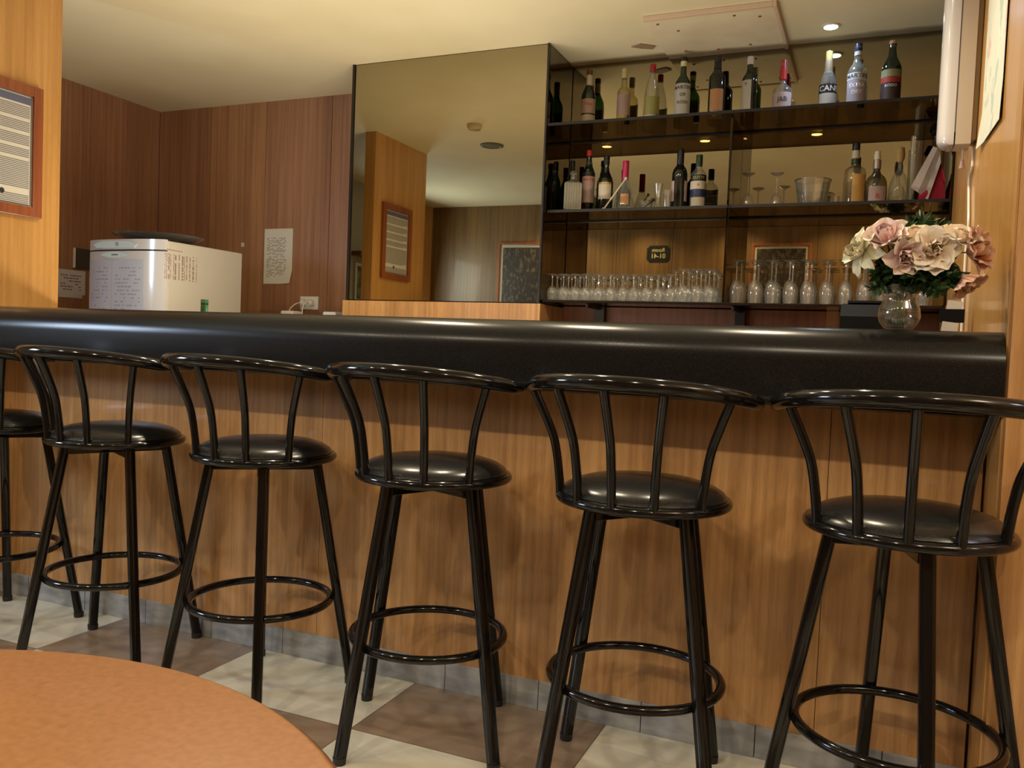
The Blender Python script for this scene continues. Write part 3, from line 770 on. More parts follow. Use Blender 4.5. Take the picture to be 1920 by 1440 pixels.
bottle(-0.797, 4.0, ZM, bprof(0.036, 0.165, 0.205, 0.215, 0.013, 0.255), G_CLEARB, [('cap', cap(0.0155, 0.208, 0.261), C_DGREEN)],
       [(0.036, 0.136, 0.165, 1.35, BLACKL), (0.0362, 0.098, 0.135, 1.35, CREAM), (0.036, 0.062, 0.097, 1.35, NAVY), (0.036, 0.02, 0.060, 1.0, CREAM)],
       'clear bottle with dark green cap and black, cream and navy banded label', texts=[('CUTTY', 0.018, 0.0364, 0.150, GREENL), ('6', 0.018, 0.0366, 0.117, TXT_R)])

def inv_cordial(x, y, lab, grp=None):
    t = empty('cordial_glass', (x, y, ZM), label=lab, cat='glass', group=grp)
    obj('bowl', lathe(bmesh.new(), [(0.027, 0.0), (0.0285, 0.001), (0.027, 0.03), (0.021, 0.055), (0.010, 0.068), (0.0045, 0.074)], 24), CLEAR, t, smooth=True)
    obj('stem', lathe(bmesh.new(), [(0.0045, 0.074), (0.0035, 0.09), (0.0035, 0.135), (0.007, 0.148)], 12), CLEAR, t, smooth=True)
    obj('foot', lathe(bmesh.new(), [(0.007, 0.148), (0.026, 0.158), (0.029, 0.160), (0.029, 0.162), (0, 0.161)], 24), CUT, t, smooth=True)
inv_cordial(-0.442, 4.0, 'upturned stemmed cordial glass standing alone left of the ice bucket')
inv_cordial(-0.566, 3.98, 'upturned stemmed cordial glass just right of the shelf divider')
t = empty('ice_bucket', (-0.287, 3.99, ZM), label='wide clear glass ice bucket on the middle shelf', cat='ice bucket')
bm = bmesh.new()
n = 24
lathe(bm, [(0, 0.004), (0.055, 0.0), (0.059, 0.008), (0.064, 0.045), (0.073, 0.10), (0.077, 0.117), (0.078, 0.121), (0.074, 0.119), (0.060, 0.045), (0.054, 0.014), (0, 0.012)], 32)
obj('bucket_wall', bm, CUT, t, smooth=True)
obj('rim_band', tube(bmesh.new(), arc(0, 0, 0.0775, 0, 345, 23, 0.1195), 0.0018, 6, closed=True), mat('bright_rim', (0.6, 0.6, 0.6), 0.15, metal=1.0), t, smooth=True)
tumbler('shot_glass', -0.192, 4.04, ZM, [(0, 0.004), (0.014, 0.0), (0.017, 0.055), (0.0155, 0.055), (0.0135, 0.01), (0, 0.01)], 'tiny clear glass right of the ice bucket')
bottle(-0.117, 4.02, ZM, [(0, 0.003), (0.044, 0), (0.046, 0.008), (0.046, 0.150), (0.042, 0.166), (0.028, 0.176), (0.016, 0.182), (0.0145, 0.20), (0.0145, 0.27), (0, 0.27)], G_LEES,
       [('cap', cap(0.0162, 0.250, 0.281), C_BLACK), ('neck_band', [(0, 0.214), (0.0168, 0.214), (0.0168, 0.248), (0, 0.248)], CREAM), ('neck_collar', [(0, 0.190), (0.0180, 0.190), (0.0168, 0.212), (0, 0.212)], C_DGREEN)],
       [(0.046, 0.02, 0.140, 0.75, AMBERL)], 'straight clear whisky bottle with amber label and black cap on the middle shelf', turn=0.55)
bottle(-0.029, 4.02, ZM, [(0, 0.003), (0.044, 0), (0.046, 0.010), (0.046, 0.085), (0.043, 0.110), (0.035, 0.128), (0.020, 0.142), (0.0145, 0.155), (0.014, 0.205), (0, 0.206)], G_OLIVE,
       [('stopper', [(0, 0.203), (0.0135, 0.203), (0.0135, 0.225), (0.011, 0.241), (0, 0.241)], C_WHITE), ('neck_foil', [(0, 0.165), (0.0165, 0.165), (0.0165, 0.202), (0, 0.202)], colmat('silver_foil', (0.42, 0.38, 0.35), 0.3, metal=0.7))],
       [(0.046, 0.008, 0.084, 0.85, PINKISH)], 'rounded olive green bottle with pinkish label and silver neck on the middle shelf', turn=0.2, texts=[('R', 0.03, 0.046, 0.04, TXT_R)])
bottle(0.062, 4.02, ZM, [(0, 0.003), (0.041, 0), (0.043, 0.008), (0.042, 0.070), (0.036, 0.105), (0.024, 0.135), (0.012, 0.152), (0.0085, 0.165), (0.0085, 0.195), (0.012, 0.2), (0, 0.2)], G_CLEARB,
       [('cork', [(0, 0.190), (0.011, 0.190), (0.0175, 0.205), (0.0185, 0.225), (0.015, 0.252), (0, 0.257)], CORK)], [], 'clear conical decanter bottle with brown cork stopper, rightmost bottle on the middle shelf', name='decanter')
# tall glass tube and the small flag
tumbler('glass_tube', 0.112, 4.03, ZM, [(0, 0.003), (0.013, 0), (0.0135, 0.30), (0.0120, 0.30), (0.0115, 0.008), (0, 0.006)], 'tall thin glass cylinder left of the small red and white flag', 'glass tube')
t = empty('table_flag', (0.195, 3.96, ZM), label='small red and white table flag hanging at the right end of the middle shelf', cat='flag')
obj('base', lathe(bmesh.new(), [(0, 0), (0.03, 0), (0.03, 0.008), (0.006, 0.014), (0, 0.014)], 20), BLACK, t, smooth=True)
obj('pole', tube(bmesh.new(), [(0, 0, 0.01), (-0.006, 0, 0.30)], 0.003, 8), BLACK, t, smooth=True)
obj('finial', lathe(bmesh.new(), [(0, 0.29), (0.022, 0.285), (0.026, 0.30), (0.012, 0.33), (0, 0.335)], 12, -0.006, 0), BLACK, t)
def cloth(pts, m, nm, th=0.0015):
    bm = bmesh.new()
    a = [bm.verts.new(p) for p in pts]; b = [bm.verts.new((p[0], p[1] + th, p[2])) for p in pts]
    bm.faces.new(a); bm.faces.new(b[::-1]); k_ = len(pts)
    for k in range(k_): bm.faces.new((a[k], a[(k + 1) % k_], b[(k + 1) % k_], b[k]))
    return obj(nm, bm, m, t)
# cloth drapes from the pole: pale half outside, red half inside, with folds
def drape(nm, cols, m):
    bm = bmesh.new(); rows = []
    for (x0, z0, x1, z1, yy) in cols:
        rows.append([(x0 + (x1 - x0) * j / 6, yy + 0.006 * math.sin(j * 1.3), z0 + (z1 - z0) * j / 6) for j in range(7)])
    V = [[bm.verts.new(p) for p in r] for r in rows]; W = [[bm.verts.new((p[0], p[1] + 0.0015, p[2])) for p in r] for r in rows]
    for i in range(len(V) - 1):
        for j in range(6):
            bm.faces.new((V[i][j], V[i + 1][j], V[i + 1][j + 1], V[i][j + 1])); bm.faces.new((W[i][j], W[i][j + 1], W[i + 1][j + 1], W[i + 1][j]))
    return obj(nm, bm, m, t, smooth=True)
drape('white_cloth', [(-0.012, 0.235, -0.088, 0.070, -0.010), (0.004, 0.225, -0.060, 0.045, -0.022), (0.016, 0.200, -0.038, 0.030, -0.012), (0.020, 0.165, -0.020, 0.012, -0.020)], colmat('white_flag_cloth', (0.50, 0.42, 0.36), 0.9))
drape('red_cloth', [(-0.055, 0.055, -0.058, 0.010, -0.004), (-0.02, 0.10, -0.03, 0.004, -0.010), (0.020, 0.175, 0.008, 0.004, -0.006), (0.040, 0.100, 0.046, 0.004, -0.010)], colmat('red_flag_cloth', (0.38, 0.012, 0.035), 0.85))

# upturned wine glasses on the lowest shelf
def stemware(name, R, hb, H_, lab, grp, n=20, F=None):
    F = F or R
    t = empty(name, (0, 0, 0), label=lab, cat='glass', group=grp)
    obj('bowl', lathe(bmesh.new(), [(R * 0.80, 0.0), (R * 0.83, 0.0005), (R * 0.97, hb * 0.35), (R, hb * 0.55), (R * 0.80, hb * 0.80), (R * 0.40, hb * 0.96), (0.004, hb)], n), CLEAR, t, smooth=True)
    obj('stem', lathe(bmesh.new(), [(0.0045, hb), (0.0034, hb + 0.012), (0.0034, H_ - 0.016), (0.008, H_ - 0.006)], 8), CLEAR, t, smooth=True)
    obj('foot', lathe(bmesh.new(), [(0.008, H_ - 0.006), (F * 0.95, H_ - 0.0015), (F, H_), (0, H_)], n), CLEAR, t, smooth=True)
    return t
random.seed(11)
ROW3 = ['front', 'middle', 'back']
ROW5 = ['front', 'second', 'middle', 'fourth', 'back']
ORD = ['first', 'second', 'third', 'fourth', 'fifth', 'sixth', 'seventh', 'eighth', 'ninth', 'tenth', 'eleventh', 'twelfth', 'thirteenth', 'fourteenth', 'fifteenth']
protos = {}
def put_glass(kind, x, y, lab, grp, dims):
    x += random.uniform(-0.003, 0.003); y += random.uniform(-0.004, 0.004)
    if kind not in protos:
        protos[kind] = stemware('wine_glass' if kind != 'small' else 'cordial_glass', *dims[:3], lab, grp, dims[3], dims[4] if len(dims) > 4 else None)
        protos[kind].location = (x, y, ZB)
    else:
        dup(protos[kind], (x, y, ZB), random.random(), lab, grp)
for r, y in enumerate((3.90, 3.985, 4.07)):
    for k in range(11):
        x = -0.585 + 0.076 * k + (0.008 if r == 1 else 0)
        if x > 0.215: continue
        put_glass('large', x, y, 'large upturned wine glass right of the divider, %s row, %s from the left' % (ROW3[r], ORD[k]), 'large upturned wine glasses right of the divider', (0.027, 0.108, 0.192, 20, 0.033))
for r, y in enumerate((3.885, 3.945, 4.005, 4.065, 4.120)):
    ks = km = 0
    for k in range(15):
        x = -1.462 + 0.0585 * k + (0.006 * (r % 2))
        if x < -0.875:
            put_glass('small', x, y, 'small upturned stemmed glass at the left of the lowest shelf, %s row, %s from left' % (ROW5[r], ORD[ks]), 'small upturned glasses left of the divider', (0.0255, 0.070, 0.128, 16)); ks += 1
        elif x < -0.66:
            put_glass('medium', x, y, 'medium upturned glass just left of the divider, %s row, %s from the left' % (ROW5[r], ORD[km]), 'medium upturned glasses left of the divider', (0.0265, 0.082, 0.152, 16)); km += 1


# ------------------------------------------------------------------ refrigerator and what hangs by it
fr = empty('refrigerator', (-3.56, 3.46, 0), label='white refrigerator with rounded front and pale blue badges behind the counter', cat='refrigerator')
lk(obj('fridge_body', box(-3.822, -3.300, 3.245, 3.79, 0.02, 1.508, 0.006), FRIDGE_W, smooth=False), fr)
def curved_door(z0, z1, bulge=0.035, x0=-3.822, x1=-3.300, yb=3.243, th=0.045):
    bm = bmesh.new(); n = 20; pts = []
    for k in range(n + 1):
        t = k / n; s = 1 - abs(2 * t - 1) ** 3.2
        pts.append((x0 + (x1 - x0) * t, yb - 0.018 - bulge * s))
    loop = pts + [(x1, yb), (x0, yb)]
    a = [bm.verts.new((x, y, z0)) for x, y in loop]; b = [bm.verts.new((x, y, z1)) for x, y in loop]
    k_ = len(loop)
    for k in range(k_): bm.faces.new((a[k], a[(k + 1) % k_], b[(k + 1) % k_], b[k]))
    bm.faces.new(a[::-1]); bm.faces.new(b)
    return bm
DW = mat('door_enamel', (0.66, 0.65, 0.65), 0.16, coat=0.6)
lk(obj('door', curved_door(0.06, 1.452), DW, smooth=True), fr)
lk(obj('top_panel', curved_door(1.460, 1.512), DW, smooth=True), fr)
lk(obj('door_seal', box(-3.815, -3.306, 3.222, 3.244, 1.4525, 1.4595), colmat('grey_seal', (0.10, 0.09, 0.09))), fr)
def lens_badge(nm, cx, cz, w, h, y, flat=False):
    bm = bmesh.new(); n = 16
    up = [(cx - w / 2 + w * k / n, cz + h / 2 * (1 - abs(2 * k / n - 1) ** (4 if flat else 2))) for k in range(n + 1)]
    dn = [(cx + w / 2 - w * k / n, cz - h / 2 * (1 - abs(2 * k / n - 1) ** 2)) for k in range(1, n)]
    if flat: dn = [(x, cz - h / 2) for x, z in dn]
    L_ = up + dn
    a = [bm.verts.new((x, y, z)) for x, z in L_]; b = [bm.verts.new((x, y + 0.012, z)) for x, z in L_]
    bm.faces.new(a); bm.faces.new(b[::-1]); k_ = len(L_)
    for k in range(k_): bm.faces.new((a[k], a[(k + 1) % k_], b[(k + 1) % k_], b[k]))
    return lk(obj(nm, bm, FRIDGE_B), fr)
lens_badge('control_badge', -3.60, 1.485, 0.30, 0.034, 3.1855, True)
lens_badge('handle_badge', -3.60, 1.432, 0.20, 0.034, 3.1845)
bm = tube(bmesh.new(), arc(-3.585, 1.487, 0.008, 0, 330, 11, 0), 0.0018, 6, closed=True)
for v in bm.verts: v.co = Vector((v.co.x, 3.1845 + v.co.z * 0.3, v.co.y))
lk(obj('dial_ring', bm, INK), fr)
bm = bmesh.new()
for k in range(5): bx(bm, -3.62 + k * 0.009, -3.614 + k * 0.009, 3.1838, 3.1846, 1.429, 1.436)
lk(obj('badge_lettering', bm, INK), fr)
# printed table on its side
bm = bmesh.new()
random.seed(2)
yy = 3.225
while yy < 3.44:
    w_ = random.choice((0.004, 0.006, 0.010))
    for j in range(26):
        if random.random() < 0.8: bx(bm, -3.2995, -3.2988, yy, yy + w_, 1.316 + j * 0.005, 1.3195 + j * 0.005)
    yy += w_ + random.choice((0.006, 0.010, 0.016))
for k in range(12): bx(bm, -3.2995, -3.2988, 3.235 + k * 0.009, 3.241 + k * 0.009, 1.461, 1.465)
lk(tagp(obj('side_printing', bm, INKRED), 'brown printed table on the side'), fr)

def text_rows(x0, x1, z0, z1, n, seed, y0, y1, fill=0.75):
    random.seed(seed); bm = bmesh.new()
    for r in range(n):
        z = z1 - (z1 - z0) * (r + 0.5) / n
        h = (z1 - z0) / n * 0.32; x = x0
        while x < x1 - 0.006:
            w_ = random.uniform(0.006, 0.022)
            if random.random() < fill: bx(bm, x, min(x + w_, x1), y0, y1, z - h / 2, z + h / 2)
            x += w_ + 0.005
    return bm
# two sheets in clear sleeves on the fridge door
SHEET = mat('sleeved_sheet', (0.56, 0.60, 0.72), 0.14, coat=0.9)
def door_y(x):
    t = (x + 3.822) / 0.522; return 3.243 - 0.018 - 0.035 * (1 - abs(2 * t - 1) ** 3.2)
def door_sheet(x0, x1, z0, z1, lab, seed):
    t_ = empty('printed_sheet', ((x0 + x1) / 2, 3.18, z0), label=lab, cat='sheet of paper', group='sheets on the refrigerator door')
    bm = bmesh.new(); n = 10; off = 0.0012
    a = []; b = []
    for k in range(n + 1):
        x = x0 + (x1 - x0) * k / n; y = door_y(x) - off
        a.append((bm.verts.new((x, y, z0)), bm.verts.new((x, y, z1)))); b.append((bm.verts.new((x, y - 0.001, z0)), bm.verts.new((x, y - 0.001, z1))))
    for k in range(n):
        bm.faces.new((a[k][0], a[k + 1][0], a[k + 1][1], a[k][1])); bm.faces.new((b[k][0], b[k][1], b[k + 1][1], b[k + 1][0]))
        bm.faces.new((a[k][1], a[k + 1][1], b[k + 1][1], b[k][1])); bm.faces.new((a[k][0], b[k][0], b[k + 1][0], a[k + 1][0]))
    bm.faces.new((a[0][0], a[0][1], b[0][1], b[0][0])); bm.faces.new((a[n][0], b[n][0], b[n][1], a[n][1]))
    lk(obj('sheet', bm, SHEET, smooth=True), t_)
    bm = text_rows(x0 + 0.02, x1 - 0.02, z0 + 0.02, z1 - 0.03, 17, seed, 0, 0.0004, 0.55)
    for v in bm.verts: v.co.y = door_y(v.co.x) - 0.0026 + v.co.y
    lk(obj('printing', bm, colmat('faint_ink', (0.33, 0.34, 0.38), 0.6)), t_)
door_sheet(-3.808, -3.628, 1.03, 1.405, 'glossy sleeved sheet on the left half of the refrigerator door', 5)
door_sheet(-3.618, -3.408, 1.03, 1.405, 'glossy sleeved price sheet on the right half of the refrigerator door', 8)
t = empty('glass_platter', (-3.56, 3.44, 1.5095), label='dark round glass platter lying on top of the refrigerator', cat='platter')
obj('platter_dish', lathe(bmesh.new(), [(0, 0), (0.12, 0.0), (0.19, 0.028), (0.225, 0.042), (0.232, 0.048), (0.222, 0.048), (0.18, 0.034), (0.12, 0.008), (0, 0.006)], 48), mat('dark_glass_dish', (0.10, 0.09, 0.08), 0.12, coat=0.8), t, smooth=True)
# papers and socket on the walls
t = empty('list_sheet', (-3.42, YF - 0.001, 1.375), label='white typed list sheet pinned on the brown back wall', cat='sheet of paper')
bm = bmesh.new(); g = []
for i in range(9):
    row = []
    for j in range(9):
        u, v = i / 8, j / 8
        cur = 0.012 * max(0, (1 - v) - 0.75) * 4 * max(0, u - 0.6) * 2.5
        row.append((-0.108 + 0.216 * u - cur * 0.8, -0.0006 - cur, 0.340 * v + (cur * 0.3)))
    g.append(row)
V = [[bm.verts.new(p) for p in r] for r in g]; W = [[bm.verts.new((p[0], p[1] - 0.0008, p[2])) for p in r] for r in g]
for i in range(8):
    for j in range(8):
        bm.faces.new((V[i][j], V[i + 1][j], V[i + 1][j + 1], V[i][j + 1])); bm.faces.new((W[i][j], W[i][j + 1], W[i + 1][j + 1], W[i + 1][j]))
obj('sheet', bm, PAPER, t, smooth=True)
obj('printing', text_rows(-0.085, 0.06, 0.04, 0.285, 30, 9, -0.0024, -0.0018, 0.6), INK, t)
t = empty('wall_note', (XL + 0.001, 3.595, 1.23), label='small white rounded note on the left wall beside the refrigerator', cat='note')
bm = bmesh.new(); bx(bm, 0, 0.0015, -0.10, 0.10, 0, 0.165)
bmesh.ops.bevel(bm, geom=[e for e in bm.edges if abs(e.verts[0].co.x - e.verts[1].co.x) > 0.001 and e.verts[0].co.z < 0.01], offset=0.02, segments=4, affect='EDGES')
obj('sheet', bm, mat('lilac_white_paper', (0.62, 0.60, 0.66), 0.7), t)
bm = text_rows(-0.07, 0.07, 0.04, 0.14, 6, 3, 0, 0.0004)
for v in bm.verts: v.co = Vector((0.0018 + v.co.y, v.co.x, v.co.z))
obj('handwriting', bm, INK, t)
t = empty('small_picture', (XL + 0.001, 3.69, 1.41), label='small dark picture with light left edge on the left wall above the white note', cat='picture')
obj('print', box(0, 0.012, -0.075, 0.09, 0, 0.118), colmat('dark_print', (0.05, 0.045, 0.04)), t)
obj('light_edge', box(0, 0.014, -0.082, -0.076, 0, 0.118), PLASTIC_W, t)
tagp(obj('tape_scrap', box(-3.712, -3.688, YF - 0.002, YF - 0.0005, 1.607, 1.632), PAPER), 'tiny whitish scrap of tape on the back wall between refrigerator and list sheet', 'tape')
so = empty('wall_socket', (-3.172, YF - 0.001, 1.26), label='double white wall socket with two plugs low on the back wall', cat='socket')
obj('plate', box(-0.066, 0.066, -0.009, 0, -0.040, 0.040, 0.002), PLASTIC_W, so)
for x in (-0.030, 0.030):
    bm = lathe(bmesh.new(), [(0, 0), (0.020, 0), (0.020, 0.004), (0.017, 0.004), (0.0165, 0.001), (0, 0.001)], 20)
    for v in bm.verts: v.co = Vector((v.co.x + x, -0.009 - v.co.z, v.co.y))
    obj('outlet', bm, PLASTIC_W, so, smooth=True)
    obj('plug', box(x - 0.013, x + 0.013, -0.045, -0.011, -0.014, 0.014, 0.004), PLASTIC_W, so)
def cable(nm, pts, r, lab, m=PLASTIC_W):
    return tagp(obj(nm, tube(bmesh.new(), smoothpts(pts, 5), r, 8), m, smooth=True), lab, 'cable')
cable('charger_cable', [(-3.202, 4.205, 1.262), (-3.215, 4.17, 1.250), (-3.222, 4.13, 1.222), (-3.225, 4.115, 1.192)], 0.003, 'thin white cable from the left plug of the wall socket')
cable('charger_cable', [(-3.142, 4.205, 1.258), (-3.150, 4.18, 1.262), (-3.158, 4.16, 1.225), (-3.150, 4.15, 1.155)], 0.004, 'white cable hanging from the right plug of the wall socket')
wt = empty('rear_worktop', (-2.95, 4.0, 0), label='dark worktop along the back wall between refrigerator and mirror cabinet', cat='worktop')
lk(obj('top_board', box(-3.285, -2.630, 3.86, YF - 0.001, 1.10, 1.14, 0.003), DARKMETAL), wt)
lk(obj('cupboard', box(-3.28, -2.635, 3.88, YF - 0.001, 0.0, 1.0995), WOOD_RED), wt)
for x, lab in ((-3.185, 'flat white charger base below the wall socket'), (-2.885, 'small flat white box on the rear worktop beside the mirror cabinet')):
    tb_ = empty('phone_charger', (x, 4.09, 1.1405), label=lab, cat='charger')
    obj('housing', box(-0.045, 0.045, -0.045, 0.045, 0, 0.062, 0.008), PLASTIC_W, tb_)
gb = empty('bottle', (-2.588, 2.75, 0.9005), label='green bottle standing behind the counter, only its neck showing before the refrigerator', cat='bottle')
obj('bottle_body', lathe(bmesh.new(), bprof(0.038, 0.15, 0.21, 0.22, 0.0135, 0.275), 24), G_GREEN, gb, smooth=True)
obj('cap', lathe(bmesh.new(), cap(0.0155, 0.235, 0.288), 20), colmat('bright_green_cap', (0.02, 0.085, 0.025), 0.35), gb, smooth=True)

# ------------------------------------------------------------------ framed notice on the pillar, pictures and sign on the near walls
def frame_ring(w, h, t_, d):
    bm = bmesh.new()
    bx(bm, -w / 2, -w / 2 + t_, 0, d, 0, h, 0.002); bx(bm, w / 2 - t_, w / 2, 0, d, 0, h, 0.002)
    bx(bm, -w / 2 + t_, w / 2 - t_, 0, d, 0, t_, 0.002); bx(bm, -w / 2 + t_, w / 2 - t_, 0, d, h - t_, h, 0.002)
    return bm
def framed(name, loc, rz, w, h, t_, lab, cat, art, mat_w=0.0, art_m=None):
    e = empty(name, loc, rz, lab, cat)
    obj('frame', frame_ring(w, h, t_, 0.022), FRAME_RED, e)
    if mat_w: obj('mount', box(-w / 2 + t_, w / 2 - t_, 0.001, 0.008, t_, h - t_), CREAM, e)
    obj('picture', box(-w / 2 + t_ + mat_w, w / 2 - t_ - mat_w, 0.001, 0.010, t_ + mat_w, h - t_ - mat_w), art_m or PAPER, e)
    return e
# local +Y is out of the wall
nf = framed('framed_notice', (-3.2495, 2.285, 1.497), -math.pi / 2, 0.40, 0.535, 0.042, 'red-brown framed printed notice on the bright wooden pillar at the left', 'framed notice', None)
bm = bmesh.new(); bx(bm, -0.150, 0.150, 0.0102, 0.0106, 0.455, 0.485)
obj('header_bar', bm, colmat('slate_blue_print', (0.13, 0.14, 0.24)), nf)
bm = bmesh.new()
zz = 0.45
for blk, gap in ((7, 1), (6, 1), (6, 1), (5, 1), (16, 2), (7, 0)):
    for k in range(blk):
        zz -= 0.0072
        bx(bm, -0.146, 0.146 - (0.05 if k == blk - 1 else 0), 0.0102, 0.0105, zz, zz + 0.0040)
    zz -= 0.012 * gap
obj('printing', bm, colmat('notice_ink', (0.22, 0.22, 0.25)), nf)
bm = lathe(bmesh.new(), [(0, 0.0106), (0.011, 0.0106), (0.011, 0.0102)], 16)
for v in bm.verts: v.co = Vector((v.co.x - 0.03, v.co.z, v.co.y + 0.09))
obj('seal_mark', bm, colmat('dark_seal_print', (0.03, 0.03, 0.04)), nf)
bm = frame_ring(0.308, 0.445, 0.0025, 0.0006)
for v in bm.verts: v.co.y += 0.0102; v.co.z += 0.046
obj('border_line', bm, colmat('notice_ink', (0.2, 0.2, 0.2)), nf)

ART = mat('dark_relief_print', (0.06, 0.04, 0.025), 0.5)
noisy(ART, (0.030, 0.020, 0.014), (0.22, 0.16, 0.08), scale=(1.4, 1, 0.8), nscale=26, detail=5, lo=0.50, hi=0.80)
framed('framed_picture', (-0.886, YN, 1.53), 0, 0.569, 0.64, 0.025, 'red framed dark picture with cream mount, mirrored behind the glasses right of the divider', 'picture', None, 0.028, ART)
framed('framed_picture', (-3.30, YN, 1.42), 0, 0.66, 0.70, 0.025, 'red framed dark figure picture reflected at the right side of the large mirror', 'picture', None, 0.030, ART)
PLANT = mat('plant_print', (0.05, 0.09, 0.04), 0.6)
noisy(PLANT, (0.03, 0.05, 0.025), (0.20, 0.24, 0.16), nscale=9, detail=4)
e = empty('plant_picture', (XL, 0.955, 1.40), -math.pi / 2, 'pale framed picture of a green plant, seen in the left edge of the mirror', 'picture')
obj('frame', frame_ring(0.24, 0.36, 0.03, 0.02), WHITEL, e)
obj('picture', box(-0.09, 0.09, 0.001, 0.010, 0.03, 0.33), PLANT, e)
tagp(obj('wall_shelf', box(XL, XL + 0.10, 0.85, 1.12, 1.82, 1.86), WOOD_RED), 'small dark wall shelf above the plant picture, seen at the mirror edge', 'shelf')

sg = empty('room_sign', (-2.115, YN, 2.075), label='small black plaque reading Room with gold letters, mirrored between the shelves', cat='sign')
pts = []
w_, h_, c_ = 0.120, 0.084, 0.026
for sx, sy in ((1, 1), (-1, 1), (-1, -1), (1, -1)):
    cc = [(w_, h_ - c_), (w_ - c_ * 0.7, h_ - c_ * 0.7), (w_ - c_, h_)]
    seq = [(sx * x, sy * z) for x, z in cc]
    if sx * sy < 0: seq = seq[::-1]
    pts += seq
bm = bmesh.new()
a = [bm.verts.new((x, 0.0005, z)) for x, z in pts]; b = [bm.verts.new((x, 0.008, z)) for x, z in pts]
bm.faces.new(a[::-1]); bm.faces.new(b)
for k in range(12): bm.faces.new((a[k], a[(k + 1) % 12], b[(k + 1) % 12], b[k]))
obj('plaque', bm, colmat('black_plaque', (0.018, 0.02, 0.018), 0.3), sg)
for body, size, z in (('Room', 0.055, 0.036), ('01-41', 0.068, -0.026)):
    bm = text_bm(body, size, 0.0006, bold=True)
    for v in bm.verts: v.co = Vector((-v.co.x, 0.0092 + v.co.z, v.co.y + z))
    obj('lettering', bm, colmat('gold_lettering', (0.55, 0.45, 0.22), 0.4), sg)

# ------------------------------------------------------------------ right wall: lamp, poster, cable
wl = empty('wall_lamp', (XW, 3.0, 1.72), label='long upright white wall lamp with pull cord on the right wall', cat='wall lamp')
lk(obj('back_plate', box(0.241, XW - 0.001, 2.965, 3.045, 1.735, 2.44, 0.003), colmat('beige_plastic', (0.36, 0.31, 0.24))), wl)
bm = bmesh.new()
bx(bm, 0.197, 0.240, 2.952, 3.052, 1.722, 2.45)
lk(obj('housing', bm, colmat('cream_white_plastic', (0.52, 0.45, 0.36), 0.35)), wl)
bm = bmesh.new()
sec = [(0.193, 2.952), (0.193, 3.052)] + [(0.176 - 0.030 * math.sin(math.pi * k / 10), 3.002 + 0.050 * math.cos(math.pi * k / 10)) for k in range(11)]
rows = []
for z, s in ((1.722, 0.55), (1.727, 0.82), (1.738, 0.96), (1.755, 1.0), (2.45, 1.0)):
    rows.append([bm.verts.new((0.193 + (x - 0.193) * s, 3.002 + (y - 3.002) * (0.9 + 0.1 * s), z)) for x, y in sec])
for p, q in zip(rows[:-1], rows[1:]):
    for k in range(len(sec)): bm.faces.new((p[k], p[(k + 1) % len(sec)], q[(k + 1) % len(sec)], q[k]))
bm.faces.new(rows[0]); bm.faces.new(rows[-1])
lk(tagp(obj('diffuser', bm, mat('white_diffuser', (0.62, 0.60, 0.60), 0.15, coat=0.6), smooth=True), 'glossy white rounded diffuser'), wl)
lk(obj('seam_strip', box(0.193, 0.197, 2.953, 3.051, 1.76, 2.45), colmat('grey_seam', (0.12, 0.11, 0.12))), wl)
lk(obj('pull_cord', tube(bmesh.new(), [(0.226, 3.03, 1.722), (0.226, 3.03, 1.69)], 0.0025, 6), PLASTIC_W), wl)
lk(obj('cord_bell', lathe(bmesh.new(), [(0, 0.0), (0.009, 0.0), (0.009, 0.003), (0.004, 0.028), (0, 0.030)], 14, 0.226, 3.03, 1.662), colmat('pinkish_bell', (0.75, 0.50, 0.50)), smooth=True), wl)
cable('lamp_cable', [(0.251, 3.01, 1.734), (0.251, 2.985, 1.66), (0.251, 3.06, 1.64), (0.251, 3.04, 1.58), (0.251, 2.99, 1.48), (0.251, 3.02, 1.42), (0.251, 3.01, 1.25), (0.251, 2.99, 1.10), (0.251, 2.97, 0.95)], 0.004, 'thin white cable running down the right wall below the lamp')
MAPM = mat('faded_map_print', (0.62, 0.62, 0.52), 0.7)
_, rp, _n = noisy(MAPM, (0.66, 0.67, 0.56), (0.60, 0.60, 0.52), nscale=7, detail=5, lo=0.4, hi=0.6)
k = rp.color_ramp.elements.new(0.63); k.color = (0.60, 0.36, 0.30, 1)
k = rp.color_ramp.elements.new(0.66); k.color = (0.58, 0.58, 0.50, 1)
k = rp.color_ramp.elements.new(0.36); k.color = (0.42, 0.50, 0.44, 1)
po = empty('wall_poster', (XW, 2.6, 1.65), label='pale faded map poster on the honey wood right wall', cat='poster')
bm = bmesh.new(); V = []; W = []
for i in range(9):
    u = i / 8; y = 2.815 - 0.45 * u
    zb = 1.672 - 0.030 * u; lift = 0.004 + 0.012 * max(0, 0.25 - u) * 4 * 0.6
    V.append([bm.verts.new((XW - 0.002 - (lift if j == 0 else 0.001), y, z)) for j, z in enumerate((zb, zb + 0.10, 2.24))])
    W.append([bm.verts.new((XW - 0.003 - (lift if j == 0 else 0.001), y, z)) for j, z in enumerate((zb, zb + 0.10, 2.24))])
for i in range(8):
    for j in range(2):
        bm.faces.new((V[i][j], V[i + 1][j], V[i + 1][j + 1], V[i][j + 1])); bm.faces.new((W[i][j], W[i][j + 1], W[i + 1][j + 1], W[i + 1][j]))
lk(obj('sheet', bm, MAPM, smooth=True), po)

